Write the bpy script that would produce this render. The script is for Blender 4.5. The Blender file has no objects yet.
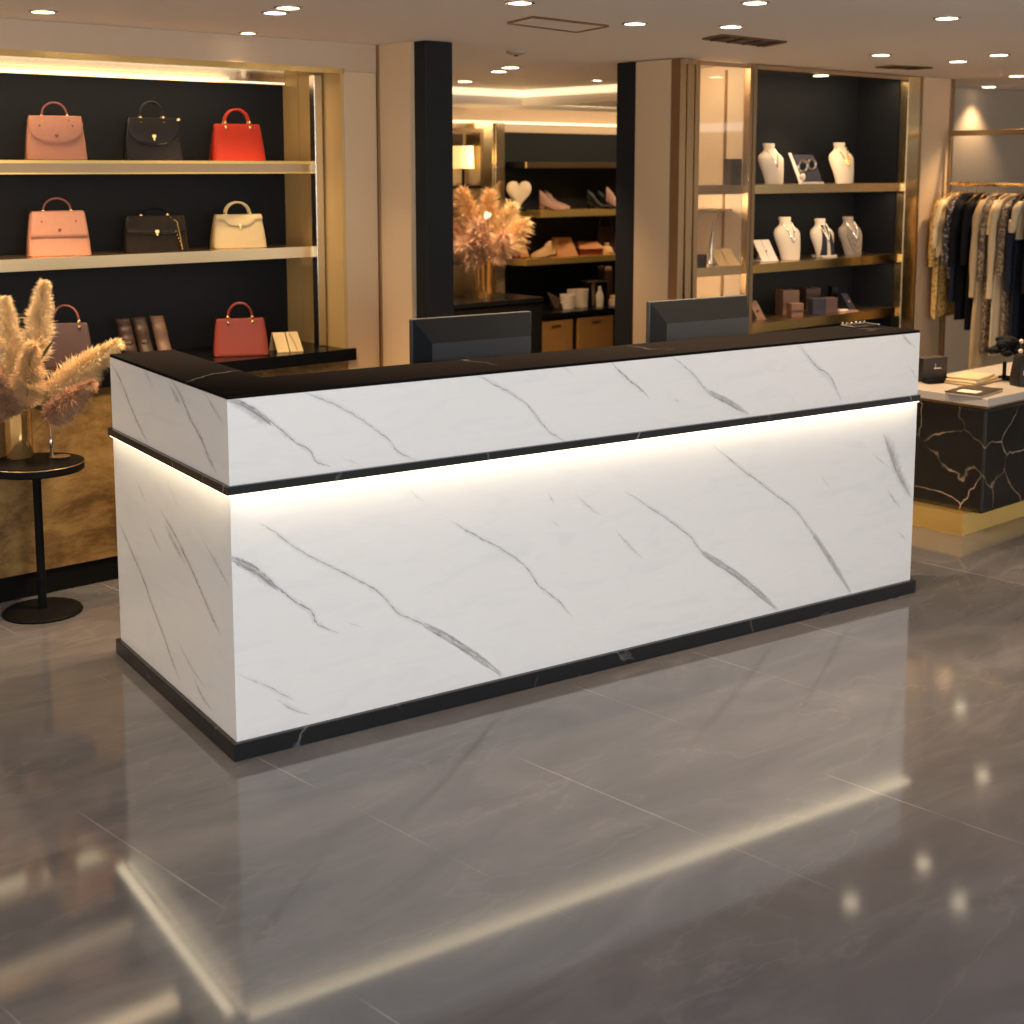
import bpy, math, random
from mathutils import Vector, Matrix
R = math.radians
random.seed(7)
scene = bpy.context.scene
COL = scene.collection

# ---------------------------------------------------------------- camera
F_PX, PY, TH, CAM_Z = 1379.18, 356.98, 0.1362, 1.7519
cam_d = bpy.data.cameras.new('camera')
cam = bpy.data.objects.new('camera', cam_d); COL.objects.link(cam)
cam.location = (0, 0, CAM_Z); cam.rotation_euler = (math.pi/2 - TH, 0, 0)
cam_d.sensor_width = 36; cam_d.lens = F_PX/1024*36
cam_d.shift_y = (PY-512)/1024
cam_d.clip_start = .05; cam_d.clip_end = 100
cam_d.dof.use_dof = True; cam_d.dof.focus_distance = 4.7; cam_d.dof.aperture_fstop = 3.6
scene.camera = cam

# ---------------------------------------------------------------- world, lights, exposure
w = bpy.data.worlds.new('world'); scene.world = w; w.use_nodes = True
w.node_tree.nodes['Background'].inputs[0].default_value = (1, .94, .88, 1)
w.node_tree.nodes['Background'].inputs[1].default_value = 1.4
scene.view_settings.view_transform = 'Standard'; scene.view_settings.look = 'None'
scene.view_settings.gamma = 1; scene.view_settings.use_curve_mapping = False
scene.view_settings.exposure = 0

def area(name, loc, target, sx, sy, power, col):
    l = bpy.data.lights.new(name, 'AREA'); l.shape = 'RECTANGLE'; l.size = sx; l.size_y = sy
    l.energy = power; l.color = col
    o = bpy.data.objects.new(name, l); COL.objects.link(o); o.location = loc
    o.rotation_euler = (Vector(target)-Vector(loc)).to_track_quat('-Z', 'Y').to_euler()
    return o
# fill lamp added behind the camera to light the counter front
area('front_fill', (1.7, -.9, 1.9), (1.0, 4.8, .6), 2.6, 1.7, 138, (.83, .91, 1))

# ---------------------------------------------------------------- frames measured from the place
H = CAM_Z
def ray(px, py):
    x = (px-512)/F_PX; y = (PY-py)/F_PX
    return Vector((x, math.cos(TH)+y*math.sin(TH), -math.sin(TH)+y*math.cos(TH)))
def atz(px, py, z=0.):
    d = ray(px, py); return Vector((0, 0, H)) + d*((z-H)/d.z)
BETA = R(41.2384); O = Vector((-2.0764, 5.4054, 0))
U = Vector((math.cos(BETA), math.sin(BETA), 0)); V = Vector((-U.y, U.x, 0))
def fl(px, py, z=0.):
    p = atz(px, py, z)-O; return p.dot(U), p.dot(V)
def bl(px, py, v):
    d = ray(px, py); t = (v-(Vector((0, 0, H))-O).dot(V))/d.dot(V); p = Vector((0, 0, H))+d*t-O
    return p.dot(U), p.z
def B(u, v, z=0.): return O + U*u + V*v + Vector((0, 0, z))
HC = 2.33                                    # ceiling height

# ---------------------------------------------------------------- materials
def new_mat(name):
    m = bpy.data.materials.new(name); m.use_nodes = True
    return m, m.node_tree.nodes, m.node_tree.links, m.node_tree.nodes['Principled BSDF']
def mat(name, col, rough=.5, metal=0., var=.12, scale=12., bump=0., spec=.5, coat=0., stretch=None, trans=0.):
    m, n, l, b = new_mat(name)
    tc = n.new('ShaderNodeTexCoord'); no = n.new('ShaderNodeTexNoise')
    no.inputs['Scale'].default_value = scale; no.inputs['Detail'].default_value = 5
    src = tc.outputs['Object']
    if stretch:
        mp = n.new('ShaderNodeMapping'); mp.inputs['Scale'].default_value = stretch
        l.new(src, mp.inputs['Vector']); src = mp.outputs['Vector']
    l.new(src, no.inputs['Vector'])
    mx = n.new('ShaderNodeMix'); mx.data_type = 'RGBA'
    mx.inputs[6].default_value = tuple(c*(1-var) for c in col)+(1,)
    mx.inputs[7].default_value = tuple(min(1, c*(1+var)) for c in col)+(1,)
    l.new(no.outputs['Fac'], mx.inputs[0]); l.new(mx.outputs[2], b.inputs['Base Color'])
    b.inputs['Roughness'].default_value = rough; b.inputs['Metallic'].default_value = metal
    b.inputs['Specular IOR Level'].default_value = spec; b.inputs['Coat Weight'].default_value = coat
    if trans:
        b.inputs['Transmission Weight'].default_value = trans
    if bump:
        bp = n.new('ShaderNodeBump'); bp.inputs['Strength'].default_value = bump; bp.inputs['Distance'].default_value = .01
        l.new(no.outputs['Fac'], bp.inputs['Height']); l.new(bp.outputs['Normal'], b.inputs['Normal'])
    return m
def emis(name, col, s):
    m, n, l, b = new_mat(name)
    b.inputs['Base Color'].default_value = (.8, .8, .8, 1)
    b.inputs['Emission Color'].default_value = col+(1,); b.inputs['Emission Strength'].default_value = s
    return m
def glass_mat(name, tint, alpha=.8, rough=.02):
    m, n, l, b = new_mat(name)
    out = n['Material Output']; tr = n.new('ShaderNodeBsdfTransparent'); gl = n.new('ShaderNodeBsdfGlossy')
    fr = n.new('ShaderNodeLayerWeight'); fr.inputs['Blend'].default_value = .35
    tr.inputs[0].default_value = tint+(1,); gl.inputs['Roughness'].default_value = rough
    no = n.new('ShaderNodeTexNoise'); no.inputs['Scale'].default_value = 2
    ad = n.new('ShaderNodeMath'); ad.operation = 'MULTIPLY_ADD'
    ad.inputs[1].default_value = .2; ad.inputs[2].default_value = 1-alpha
    l.new(fr.outputs['Fresnel'], ad.inputs[0])
    mx = n.new('ShaderNodeMixShader'); l.new(ad.outputs[0], mx.inputs[0])
    l.new(tr.outputs[0], mx.inputs[1]); l.new(gl.outputs[0], mx.inputs[2]); l.new(mx.outputs[0], out.inputs['Surface'])
    return m
def ramp(n, stops):
    r = n.new('ShaderNodeValToRGB'); e = r.color_ramp.elements
    while len(e) < len(stops): e.new(.5)
    for k, (p, c) in enumerate(stops): e[k].position = p; e[k].color = (c+(1,)) if len(c) == 3 else c
    return r

def white_marble():
    m, n, l, b = new_mat('white_marble')
    tc = n.new('ShaderNodeTexCoord'); mp = n.new('ShaderNodeMapping'); mp.inputs['Rotation'].default_value = (0, R(8), 0)
    mp.inputs['Scale'].default_value = (1.6, 1.6, 7); l.new(tc.outputs['Object'], mp.inputs[0])
    no = n.new('ShaderNodeTexNoise'); no.inputs['Scale'].default_value = 2.2; no.inputs['Detail'].default_value = 10
    no.inputs['Roughness'].default_value = .62; no.inputs['Distortion'].default_value = .9
    l.new(mp.outputs[0], no.inputs['Vector'])
    r = ramp(n, [(.3, (.76, .765, .77)), (.5, (.81, .81, .81)), (.62, (.805, .80, .79)), (.75, (.84, .84, .84))])
    l.new(no.outputs['Fac'], r.inputs[0])
    at = n.new('ShaderNodeAttribute'); at.attribute_name = 'vein'
    n2 = n.new('ShaderNodeTexNoise'); n2.inputs['Scale'].default_value = 45; n2.inputs['Detail'].default_value = 5
    l.new(tc.outputs['Object'], n2.inputs['Vector'])
    r2 = ramp(n, [(.3, (.45,)*3), (.6, (1, 1, 1))]); l.new(n2.outputs['Fac'], r2.inputs[0])
    mu = n.new('ShaderNodeMath'); mu.operation = 'MULTIPLY'; l.new(at.outputs['Fac'], mu.inputs[0]); l.new(r2.outputs[0], mu.inputs[1])
    mx = n.new('ShaderNodeMix'); mx.data_type = 'RGBA'; mx.inputs[7].default_value = (.13, .14, .155, 1)
    l.new(mu.outputs[0], mx.inputs[0]); l.new(r.outputs[0], mx.inputs[6]); l.new(mx.outputs[2], b.inputs['Base Color'])
    b.inputs['Roughness'].default_value = .2; b.inputs['Specular IOR Level'].default_value = .45
    return m
def veined_black(name, base, vein, scale, rough, width=.02, amount=.55, spec=.5):
    m, n, l, b = new_mat(name)
    tc = n.new('ShaderNodeTexCoord'); no = n.new('ShaderNodeTexNoise'); no.inputs['Scale'].default_value = 3; no.inputs['Detail'].default_value = 6
    l.new(tc.outputs['Object'], no.inputs['Vector'])
    ad = n.new('ShaderNodeVectorMath'); ad.operation = 'MULTIPLY_ADD'; ad.inputs[1].default_value = (.28,)*3
    l.new(no.outputs['Color'], ad.inputs[0]); l.new(tc.outputs['Object'], ad.inputs[2])
    vo = n.new('ShaderNodeTexVoronoi'); vo.feature = 'DISTANCE_TO_EDGE'; vo.inputs['Scale'].default_value = scale
    l.new(ad.outputs[0], vo.inputs['Vector'])
    r = ramp(n, [(0, (1, 1, 1)), (width*.35, (.8,)*3), (width, (0, 0, 0))]); l.new(vo.outputs['Distance'], r.inputs[0])
    n2 = n.new('ShaderNodeTexNoise'); n2.inputs['Scale'].default_value = 4; n2.inputs['Detail'].default_value = 3
    l.new(tc.outputs['Object'], n2.inputs['Vector'])
    r2 = ramp(n, [(1-amount-.12, (0, 0, 0)), (1-amount+.12, (1, 1, 1))]); l.new(n2.outputs['Fac'], r2.inputs[0])
    mu = n.new('ShaderNodeMath'); mu.operation = 'MULTIPLY'; l.new(r.outputs[0], mu.inputs[0]); l.new(r2.outputs[0], mu.inputs[1])
    mx = n.new('ShaderNodeMix'); mx.data_type = 'RGBA'; mx.inputs[6].default_value = base+(1,); mx.inputs[7].default_value = vein+(1,)
    l.new(mu.outputs[0], mx.inputs[0]); l.new(mx.outputs[2], b.inputs['Base Color'])
    b.inputs['Roughness'].default_value = rough; b.inputs['Specular IOR Level'].default_value = spec
    return m
def floor_material():
    m, n, l, b = new_mat('polished_floor')
    tc = n.new('ShaderNodeTexCoord')
    mp = n.new('ShaderNodeMapping'); mp.inputs['Rotation'].default_value = (0, 0, R(28)); mp.inputs['Scale'].default_value = (.7, 2.0, 1)
    l.new(tc.outputs['Object'], mp.inputs[0])
    no = n.new('ShaderNodeTexNoise'); no.inputs['Scale'].default_value = 1.7; no.inputs['Detail'].default_value = 12
    no.inputs['Roughness'].default_value = .62; no.inputs['Distortion'].default_value = 1.2; l.new(mp.outputs[0], no.inputs['Vector'])
    r = ramp(n, [(.28, (.078, .077, .084)), (.5, (.100, .098, .106)), (.72, (.138, .133, .142))]); l.new(no.outputs['Fac'], r.inputs[0])
    # faint pale hairlines
    n3 = n.new('ShaderNodeTexNoise'); n3.inputs['Scale'].default_value = 1.1; n3.inputs['Detail'].default_value = 7; l.new(mp.outputs[0], n3.inputs['Vector'])
    ab = n.new('ShaderNodeMath'); ab.operation = 'SUBTRACT'; ab.inputs[1].default_value = .5; l.new(n3.outputs['Fac'], ab.inputs[0])
    a2 = n.new('ShaderNodeMath'); a2.operation = 'ABSOLUTE'; l.new(ab.outputs[0], a2.inputs[0])
    r3 = ramp(n, [(0, (.06,)*3), (.006, (0, 0, 0))]); l.new(a2.outputs[0], r3.inputs[0])
    mx = n.new('ShaderNodeMix'); mx.data_type = 'RGBA'; mx.inputs[7].default_value = (.42, .38, .35, 1)
    l.new(r3.outputs[0], mx.inputs[0]); l.new(r.outputs[0], mx.inputs[6])
    # big tiles with fine pale joints
    br = n.new('ShaderNodeTexBrick'); br.offset = 0; br.inputs['Scale'].default_value = 1; br.inputs['Mortar Size'].default_value = .0022
    br.inputs['Brick Width'].default_value = .55; br.inputs['Row Height'].default_value = 60
    br.inputs['Color1'].default_value = (0, 0, 0, 1); br.inputs['Color2'].default_value = (0, 0, 0, 1); br.inputs['Mortar'].default_value = (1, 1, 1, 1)
    mp2 = n.new('ShaderNodeMapping'); mp2.inputs['Rotation'].default_value = (0, 0, R(-4)); mp2.inputs['Location'].default_value = (.12, 30, 0)
    l.new(tc.outputs['Object'], mp2.inputs[0]); l.new(mp2.outputs[0], br.inputs['Vector'])
    mu = n.new('ShaderNodeMath'); mu.operation = 'MULTIPLY'; l.new(br.outputs['Color'], mu.inputs[0])
    n4 = n.new('ShaderNodeTexNoise'); n4.inputs['Scale'].default_value = 1.6; l.new(tc.outputs['Object'], n4.inputs['Vector'])
    r4 = ramp(n, [(.48, (0, 0, 0)), (.56, (.32,)*3)]); l.new(n4.outputs['Fac'], r4.inputs[0]); l.new(r4.outputs[0], mu.inputs[1])
    m2 = n.new('ShaderNodeMix'); m2.data_type = 'RGBA'; m2.inputs[7].default_value = (.5, .46, .42, 1)
    l.new(mu.outputs[0], m2.inputs[0]); l.new(mx.outputs[2], m2.inputs[6]); l.new(m2.outputs[2], b.inputs['Base Color'])
    rr = n.new('ShaderNodeMapRange'); rr.inputs[3].default_value = .05; rr.inputs[4].default_value = .10
    l.new(no.outputs['Fac'], rr.inputs[0]); l.new(rr.outputs[0], b.inputs['Roughness'])
    b.inputs['Specular IOR Level'].default_value = .6
    return m
def gold_stone():
    m, n, l, b = new_mat('gold_stone')
    tc = n.new('ShaderNodeTexCoord'); mp = n.new('ShaderNodeMapping'); mp.inputs['Scale'].default_value = (1, 1, 1.9); l.new(tc.outputs['Object'], mp.inputs[0])
    no = n.new('ShaderNodeTexNoise'); no.inputs['Scale'].default_value = 2.6; no.inputs['Detail'].default_value = 12; no.inputs['Roughness'].default_value = .74; no.inputs['Distortion'].default_value = .35
    l.new(mp.outputs[0], no.inputs['Vector'])
    r = ramp(n, [(.3, (.035, .018, .006)), (.43, (.14, .075, .022)), (.55, (.30, .18, .06)), (.7, (.44, .29, .11))]); l.new(no.outputs['Fac'], r.inputs[0])
    l.new(r.outputs[0], b.inputs['Base Color']); b.inputs['Roughness'].default_value = .42; b.inputs['Metallic'].default_value = .35
    bp = n.new('ShaderNodeBump'); bp.inputs['Strength'].default_value = .5; bp.inputs['Distance'].default_value = .01
    l.new(no.outputs['Fac'], bp.inputs['Height']); l.new(bp.outputs['Normal'], b.inputs['Normal'])
    return m
def print_mat(name, c1, c2, scale, th=.5):
    m, n, l, b = new_mat(name)
    tc = n.new('ShaderNodeTexCoord'); vo = n.new('ShaderNodeTexNoise'); vo.inputs['Scale'].default_value = scale; vo.inputs['Detail'].default_value = 2
    l.new(tc.outputs['Object'], vo.inputs['Vector']); r = ramp(n, [(th-.04, c1), (th+.04, c2)]); l.new(vo.outputs['Fac'], r.inputs[0])
    l.new(r.outputs[0], b.inputs['Base Color']); b.inputs['Roughness'].default_value = .75
    return m

M = {}
M['marble'] = white_marble()
M['black_top'] = veined_black('black_top', (.009, .008, .008), (.12, .12, .13), 1.1, .16, .006, .45, spec=0.)
M['black_trim'] = veined_black('black_trim', (.013, .014, .016), (.22, .22, .23), 2.2, .22, .012, .42, spec=.3)
M['table_marble'] = veined_black('table_marble', (.010, .009, .008), (.50, .36, .24), 3.2, .16, .012, .52)
M['floor'] = floor_material()
M['gold_stone'] = gold_stone()
M['ceiling'] = mat('ceiling_paint', (.86, .77, .68), .8, var=.02)
M['beige'] = mat('beige_panel', (.66, .475, .29), .42, var=.05, scale=3)
M['beige_gloss'] = mat('glossy_beige_panel', (.66, .48, .30), .08, var=.04, scale=3, coat=.6)
M['gray_beige'] = mat('gray_beige_panel', (.42, .335, .25), .5, var=.04)
M['fascia'] = mat('fascia', (.55, .40, .27), .55, var=.04)
M['black_wall'] = mat('black_wall', (.010, .011, .013), .7, var=.2, scale=30, spec=.2)
M['black'] = mat('black_lacquer', (.005, .005, .006), .22, var=.2, spec=.12)
M['matt_black'] = mat('matt_black', (.006, .006, .006), .5, var=.2, spec=.05)
M['column'] = mat('black_column', (.008, .0085, .010), .55, var=.15, spec=.25)
M['brass'] = mat('brass', (.80, .60, .33), .25, 1., .1, 3, stretch=(.3, .3, 30))
M['bay_lining'] = mat('bay_lining', (.74, .60, .42), .4, var=.05, scale=3)
M['brass_satin'] = mat('brass_satin', (.95, .68, .24), .5, 1., .05, 5)
M['shelf_brass'] = mat('shelf_brass', (.82, .62, .36), .32, 1., .22, 1.3, stretch=(1, 1, .1))  # broad tone patches paint soft reflections into the brass
M['gold_panel'] = mat('gold_panel', (.66, .44, .17), .5, .35, .04, 3)
M['brass_bright'] = mat('brass_bright', (.92, .64, .25), .16, 1., .06, 5)
M['brass_dark'] = mat('brass_dark', (.40, .27, .15), .3, 1., .12, 4)
M['bronze_mirror'] = mat('bronze_mirror', (.60, .46, .30), .12, .85, .05, 2)
M['steel'] = mat('satin_steel', (.62, .56, .48), .25, 1., .08, 6)
M['led'] = emis('led_strip', (1, .80, .52), 4)
M['led_and_cove_glow'] = emis('led_and_lit_cove', (1, .76, .46), 1.1)  # serves the far LED line and the painted glow of the cove
M['led_shelf'] = emis('shelf_led', (1, .74, .40), 1.3)
M['bulb'] = emis('downlight_bulb', (1, .82, .56), 9)
M['glass'] = glass_mat('case_glass', (.97, .95, .92), .99)
M['amber_glass'] = mat('amber_glass', (.66, .38, .13), .12, .75, .1, 3, stretch=(9, 9, .4))
M['monitor'] = mat('monitor_plastic', (.015, .0162, .018), .65, var=.05, spec=0.)
M['monitor_field'] = mat('monitor_field', (.042, .045, .050), .5, var=.05, spec=.1)
M['monitor_edge'] = mat('monitor_edge', (.045, .048, .053), .5, var=.05, spec=.1)
M['pink'] = mat('pink_leather', (.48, .215, .135), .42, spec=.25, var=.06, bump=.05, scale=60)
M['pink2'] = mat('rose_leather', (.42, .20, .125), .42, spec=.25, var=.06, bump=.05, scale=60)
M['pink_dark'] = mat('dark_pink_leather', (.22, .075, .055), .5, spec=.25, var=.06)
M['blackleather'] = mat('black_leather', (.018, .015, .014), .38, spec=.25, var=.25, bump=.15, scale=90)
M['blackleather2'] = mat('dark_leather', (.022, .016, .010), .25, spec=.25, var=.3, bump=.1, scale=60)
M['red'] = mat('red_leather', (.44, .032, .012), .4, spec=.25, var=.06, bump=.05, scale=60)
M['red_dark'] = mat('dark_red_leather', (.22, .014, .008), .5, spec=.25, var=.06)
M['rust'] = mat('rust_leather', (.20, .033, .017), .4, spec=.25, var=.08, bump=.05, scale=60)
M['cream'] = mat('cream_leather', (.70, .53, .27), .42, spec=.25, var=.05, bump=.05, scale=60)
M['cream_dark'] = mat('dark_cream_leather', (.52, .36, .15), .5, spec=.25, var=.05)
M['taupe'] = mat('taupe_leather', (.09, .052, .045), .5, spec=.25, var=.1)
M['brown'] = mat('brown_leather', (.05, .028, .02), .4, spec=.25, var=.15, bump=.1, scale=40)
M['brown_lt'] = mat('light_brown_leather', (.15, .085, .058), .4, spec=.25, var=.15, bump=.1, scale=40)
M['tan'] = mat('tan_leather', (.62, .28, .10), .45, spec=.25, var=.1)
M['tan_lt'] = mat('pale_tan_leather', (.80, .50, .24), .45, spec=.25, var=.1)
M['bust'] = mat('ivory_velvet', (.80, .67, .50), .7, var=.04)
M['bust_gray'] = mat('gray_bust_fabric', (.34, .27, .21), .8, var=.25, scale=60)
M['navy'] = mat('navy_fabric', (.035, .035, .05), .75, spec=.1, var=.1)
M['white_card'] = mat('white_card', (.80, .70, .58), .6, var=.05)
M['env'] = mat('kraft_card', (.62, .45, .22), .6, var=.06)
M['silver'] = mat('silver_chain', (.75, .70, .62), .2, 1., .05)
M['pampas'] = mat('pampas_fluff', (.80, .55, .28), .9, var=.25, scale=14)
M['pampas_lt'] = mat('pale_pampas_fluff', (.88, .66, .38), .9, var=.2, scale=14)
M['pampas_dk'] = mat('pink_pampas_fluff', (.55, .33, .20), .9, var=.25, scale=14)
M['stem'] = mat('dry_stem', (.25, .16, .06), .7, var=.2)
M['leaf'] = mat('dark_leaf', (.06, .075, .025), .4, var=.3)
M['leaf_lt'] = mat('olive_leaf', (.22, .19, .07), .4, var=.3)
M['table_top'] = mat('table_top_white', (.50, .44, .38), .3, var=.04)
M['coat'] = mat('camel_wool', (.52, .37, .205), .8, spec=.1, var=.12, scale=25)
M['coat2'] = mat('pale_wool', (.62, .47, .29), .8, spec=.1, var=.12, scale=25)
M['coat3'] = print_mat('brown_tweed', (.10, .065, .04), (.36, .26, .17), 60, .52)
M['goldlace'] = print_mat('gold_lace', (.30, .16, .035), (.68, .41, .12), 60, .45)
M['creamsilk'] = mat('cream_silk', (.80, .58, .30), .5, var=.12, scale=20)
M['dotprint'] = print_mat('dot_print', (.018, .015, .015), (.42, .34, .28), 70, .58)
M['black_cloth'] = mat('black_cloth', (.010, .010, .012), .8, spec=.1, var=.2)
M['navy_cloth'] = mat('navy_cloth', (.018, .022, .034), .8, spec=.1, var=.2)
M['wood'] = mat('hanger_wood', (.50, .25, .08), .4, var=.15)
M['drawer'] = mat('drawer_veneer', (.34, .18, .055), .4, .25, .12, 10)
M['paper'] = mat('printed_paper', (.45, .34, .24), .5, var=.3, scale=25)
M['skinprint'] = mat('dark_print', (.05, .035, .03), .3, var=.4, scale=25)
M['darkbrown'] = mat('dark_brown_board', (.035, .020, .013), .45, var=.1)
M['heart'] = mat('ivory_ceramic', (.84, .66, .46), .45, var=.04)
M['lilac'] = mat('dusty_rose_leather', (.36, .20, .16), .4, spec=.25, var=.08)

# ---------------------------------------------------------------- mesh helpers
class MB:
    def __init__(s): s.v = []; s.f = []; s.mi = []; s.at = []
    def add(s, vs, fs, mi=0, at=None):
        k = len(s.v); s.v += [tuple(p) for p in vs]; s.f += [tuple(i+k for i in f) for f in fs]
        s.mi += [mi]*len(fs); s.at += (at if at else [0.]*len(vs)); return s
    def box(s, x0, x1, y0, y1, z0, z1, mi=0):
        v = [(x, y, z) for z in (z0, z1) for y in (y0, y1) for x in (x0, x1)]
        return s.add(v, [(0, 2, 3, 1), (4, 5, 7, 6), (0, 1, 5, 4), (2, 6, 7, 3), (0, 4, 6, 2), (1, 3, 7, 5)], mi)
    def hexa(s, pts, mi=0):   # 8 points, bottom ring then top ring
        return s.add(pts, [(3, 2, 1, 0), (4, 5, 6, 7), (0, 1, 5, 4), (1, 2, 6, 5), (2, 3, 7, 6), (3, 0, 4, 7)], mi)
    def loft(s, rings, mi=0, cap=True, closed=True):
        n = len(rings[0]); vs = [p for r in rings for p in r]; fs = []
        for a in range(len(rings)-1):
            for b in range(n if closed else n-1):
                c = (b+1) % n; fs.append((a*n+b, a*n+c, (a+1)*n+c, (a+1)*n+b))
        if cap: fs.append(tuple(reversed(range(n)))); fs.append(tuple((len(rings)-1)*n+i for i in range(n)))
        return s.add(vs, fs, mi)
    def lathe(s, prof, c=(0, 0, 0), n=32, mi=0):
        return s.loft([[(c[0]+r*math.cos(2*math.pi*k/n), c[1]+r*math.sin(2*math.pi*k/n), c[2]+z) for k in range(n)] for r, z in prof], mi)
    def tube(s, pts, rad, n=8, mi=0):
        pts = [Vector(p) for p in pts]; rings = []
        if not hasattr(rad, '__len__'): rad = [rad]*len(pts)
        prev = None
        for i, p in enumerate(pts):
            t = (pts[min(i+1, len(pts)-1)]-pts[max(i-1, 0)]).normalized()
            a = prev if prev is not None else (Vector((0, 0, 1)) if abs(t.z) < .9 else Vector((1, 0, 0)))
            x = t.cross(a).normalized(); y = x.cross(t).normalized(); prev = y
            rings.append([p+(x*math.cos(2*math.pi*k/n)+y*math.sin(2*math.pi*k/n))*rad[i] for k in range(n)])
        return s.loft(rings, mi)
    def ball(s, c, r, mi=0, n=12, sc=(1, 1, 1)):
        rings = []
        for a in range(1, n//2+1):
            ph = math.pi*(a-.5)/(n//2)
            rings.append([(c[0]+sc[0]*r*math.sin(ph)*math.cos(2*math.pi*k/n), c[1]+sc[1]*r*math.sin(ph)*math.sin(2*math.pi*k/n), c[2]-sc[2]*r*math.cos(ph)) for k in range(n)])
        return s.loft(rings, mi)
    def prism(s, outline, y0, y1, mi=0):    # outline in (x, z), extruded along y
        return s.loft([[(x, y0, z) for x, z in outline], [(x, y1, z) for x, z in outline]], mi)
    def build(s, name, mats, parent=None, bevel=0., smooth=.7, solid=0., sub=0):
        me = bpy.data.meshes.new(name); me.from_pydata(s.v, [], s.f)
        mats = mats if isinstance(mats, (list, tuple)) else [mats]
        for m in mats: me.materials.append(M[m] if isinstance(m, str) else m)
        me.polygons.foreach_set('material_index', s.mi)
        if any(s.at):
            a = me.attributes.new('vein', 'FLOAT', 'POINT'); a.data.foreach_set('value', s.at)
        me.update()
        if smooth:
            me.polygons.foreach_set('use_smooth', [True]*len(s.f)); me.set_sharp_from_angle(angle=smooth)
        o = bpy.data.objects.new(name, me); COL.objects.link(o)
        if parent: o.parent = parent
        if solid: md = o.modifiers.new('thickness', 'SOLIDIFY'); md.thickness = solid; md.offset = 0
        if bevel: md = o.modifiers.new('bevel', 'BEVEL'); md.width = bevel; md.segments = 2; md.limit_method = 'ANGLE'
        if sub: md = o.modifiers.new('sub', 'SUBSURF'); md.levels = sub; md.render_levels = sub
        return o

def tag(o, label, cat, group=None):
    o['label'] = label; o['category'] = cat
    if group: o['group'] = group
    return o
def thing(name, label, cat, loc, rz=0., group=None):
    o = bpy.data.objects.new(name, None); COL.objects.link(o); o.location = loc; o.rotation_euler = (0, 0, rz)
    o.empty_display_size = .05
    return tag(o, label, cat, group)
def place(o, u=0, v=0, z=0, rz=0.):
    o.location = B(u, v, z); o.rotation_euler = (0, 0, BETA+rz); return o
def struct(name, mb, m, **k):
    o = mb.build(name, m, **k); place(o); o['kind'] = 'structure'; return o
def bthing(name, label, cat, u, v, z, rz=0., group=None):
    return thing(name, label, cat, B(u, v, z), BETA+rz, group)
def catmull(pts, n=6):
    pts = [Vector(p) for p in pts]; P = [pts[0]*2-pts[1]]+pts+[pts[-1]*2-pts[-2]]; out = []
    for i in range(1, len(P)-2):
        for k in range(n):
            t = k/n
            out.append(.5*((2*P[i])+(P[i+1]-P[i-1])*t+(2*P[i-1]-5*P[i]+4*P[i+1]-P[i+2])*t*t+(3*P[i]-P[i-1]-3*P[i+1]+P[i+2])*t**3))
    out.append(pts[-1]); return out

# ================================================================ STRUCTURE
mb = MB(); mb.box(-4.5, 12, -8.5, 4.2, -.1, 0); fo = mb.build('floor', 'floor', smooth=0); place(fo); fo['kind'] = 'structure'
# ceiling: main slab with a raised edge towards the far room, then the lower soffit
CV = 2.45; CU = bl(522, 101, CV)[0]        # far corner of the raised ceiling
mb = MB(); mb.box(-4.5, CU, -8.5, CV, HC, HC+.1); mb.box(CU, 12, -8.5, .55, HC, HC+.1); struct('ceiling', mb, 'ceiling', smooth=0)
mb = MB(); mb.box(-4.5, 12, CV, 4.2, HC-.115, HC+.1); mb.box(CU, 12, .55, CV, HC-.115, HC+.1); struct('ceiling_far_soffit', mb, 'ceiling', smooth=0)
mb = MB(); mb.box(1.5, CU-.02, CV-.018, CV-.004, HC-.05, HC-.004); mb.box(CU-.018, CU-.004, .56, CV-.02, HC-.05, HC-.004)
o = struct('trim_1', mb, 'led_and_cove_glow', smooth=0)  # glowing strip stands in for the cove face lit by a hidden LED

# left unit wall
fz0, fz1 = bl(180, 62, 0)[1]-.0, HC
mb = MB(); mb.box(-3.5, 1.70, .62, .70, 0, HC); struct('wall_left', mb, 'black_wall', smooth=0)
mb = MB(); mb.box(-3.5, 1.905, 0, .62, fz0, HC-.001); struct('trim_2', mb, 'fascia', smooth=0)          # fascia above the display wall
mb = MB(); mb.box(1.72, 1.905, 0, .70, 0, fz0); struct('wall_beside_display', mb, 'beige', smooth=0, bevel=.004)
# wing wall + column at the doorway
mb = MB(); mb.box(1.915, 2.09, -.25, .9, 0, HC-.001); struct('wall_wing', mb, 'beige', smooth=0)
mb = MB(); mb.box(1.94, 2.10, -.335, -.2505, 0, HC-.002); struct('column_left', mb, 'column', smooth=0, bevel=.003)
mb = MB(); mb.box(1.9055, 1.9145, -.012, -.001, 0, HC-.003); struct('trim_3', mb, 'brass_dark', smooth=0)
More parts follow.
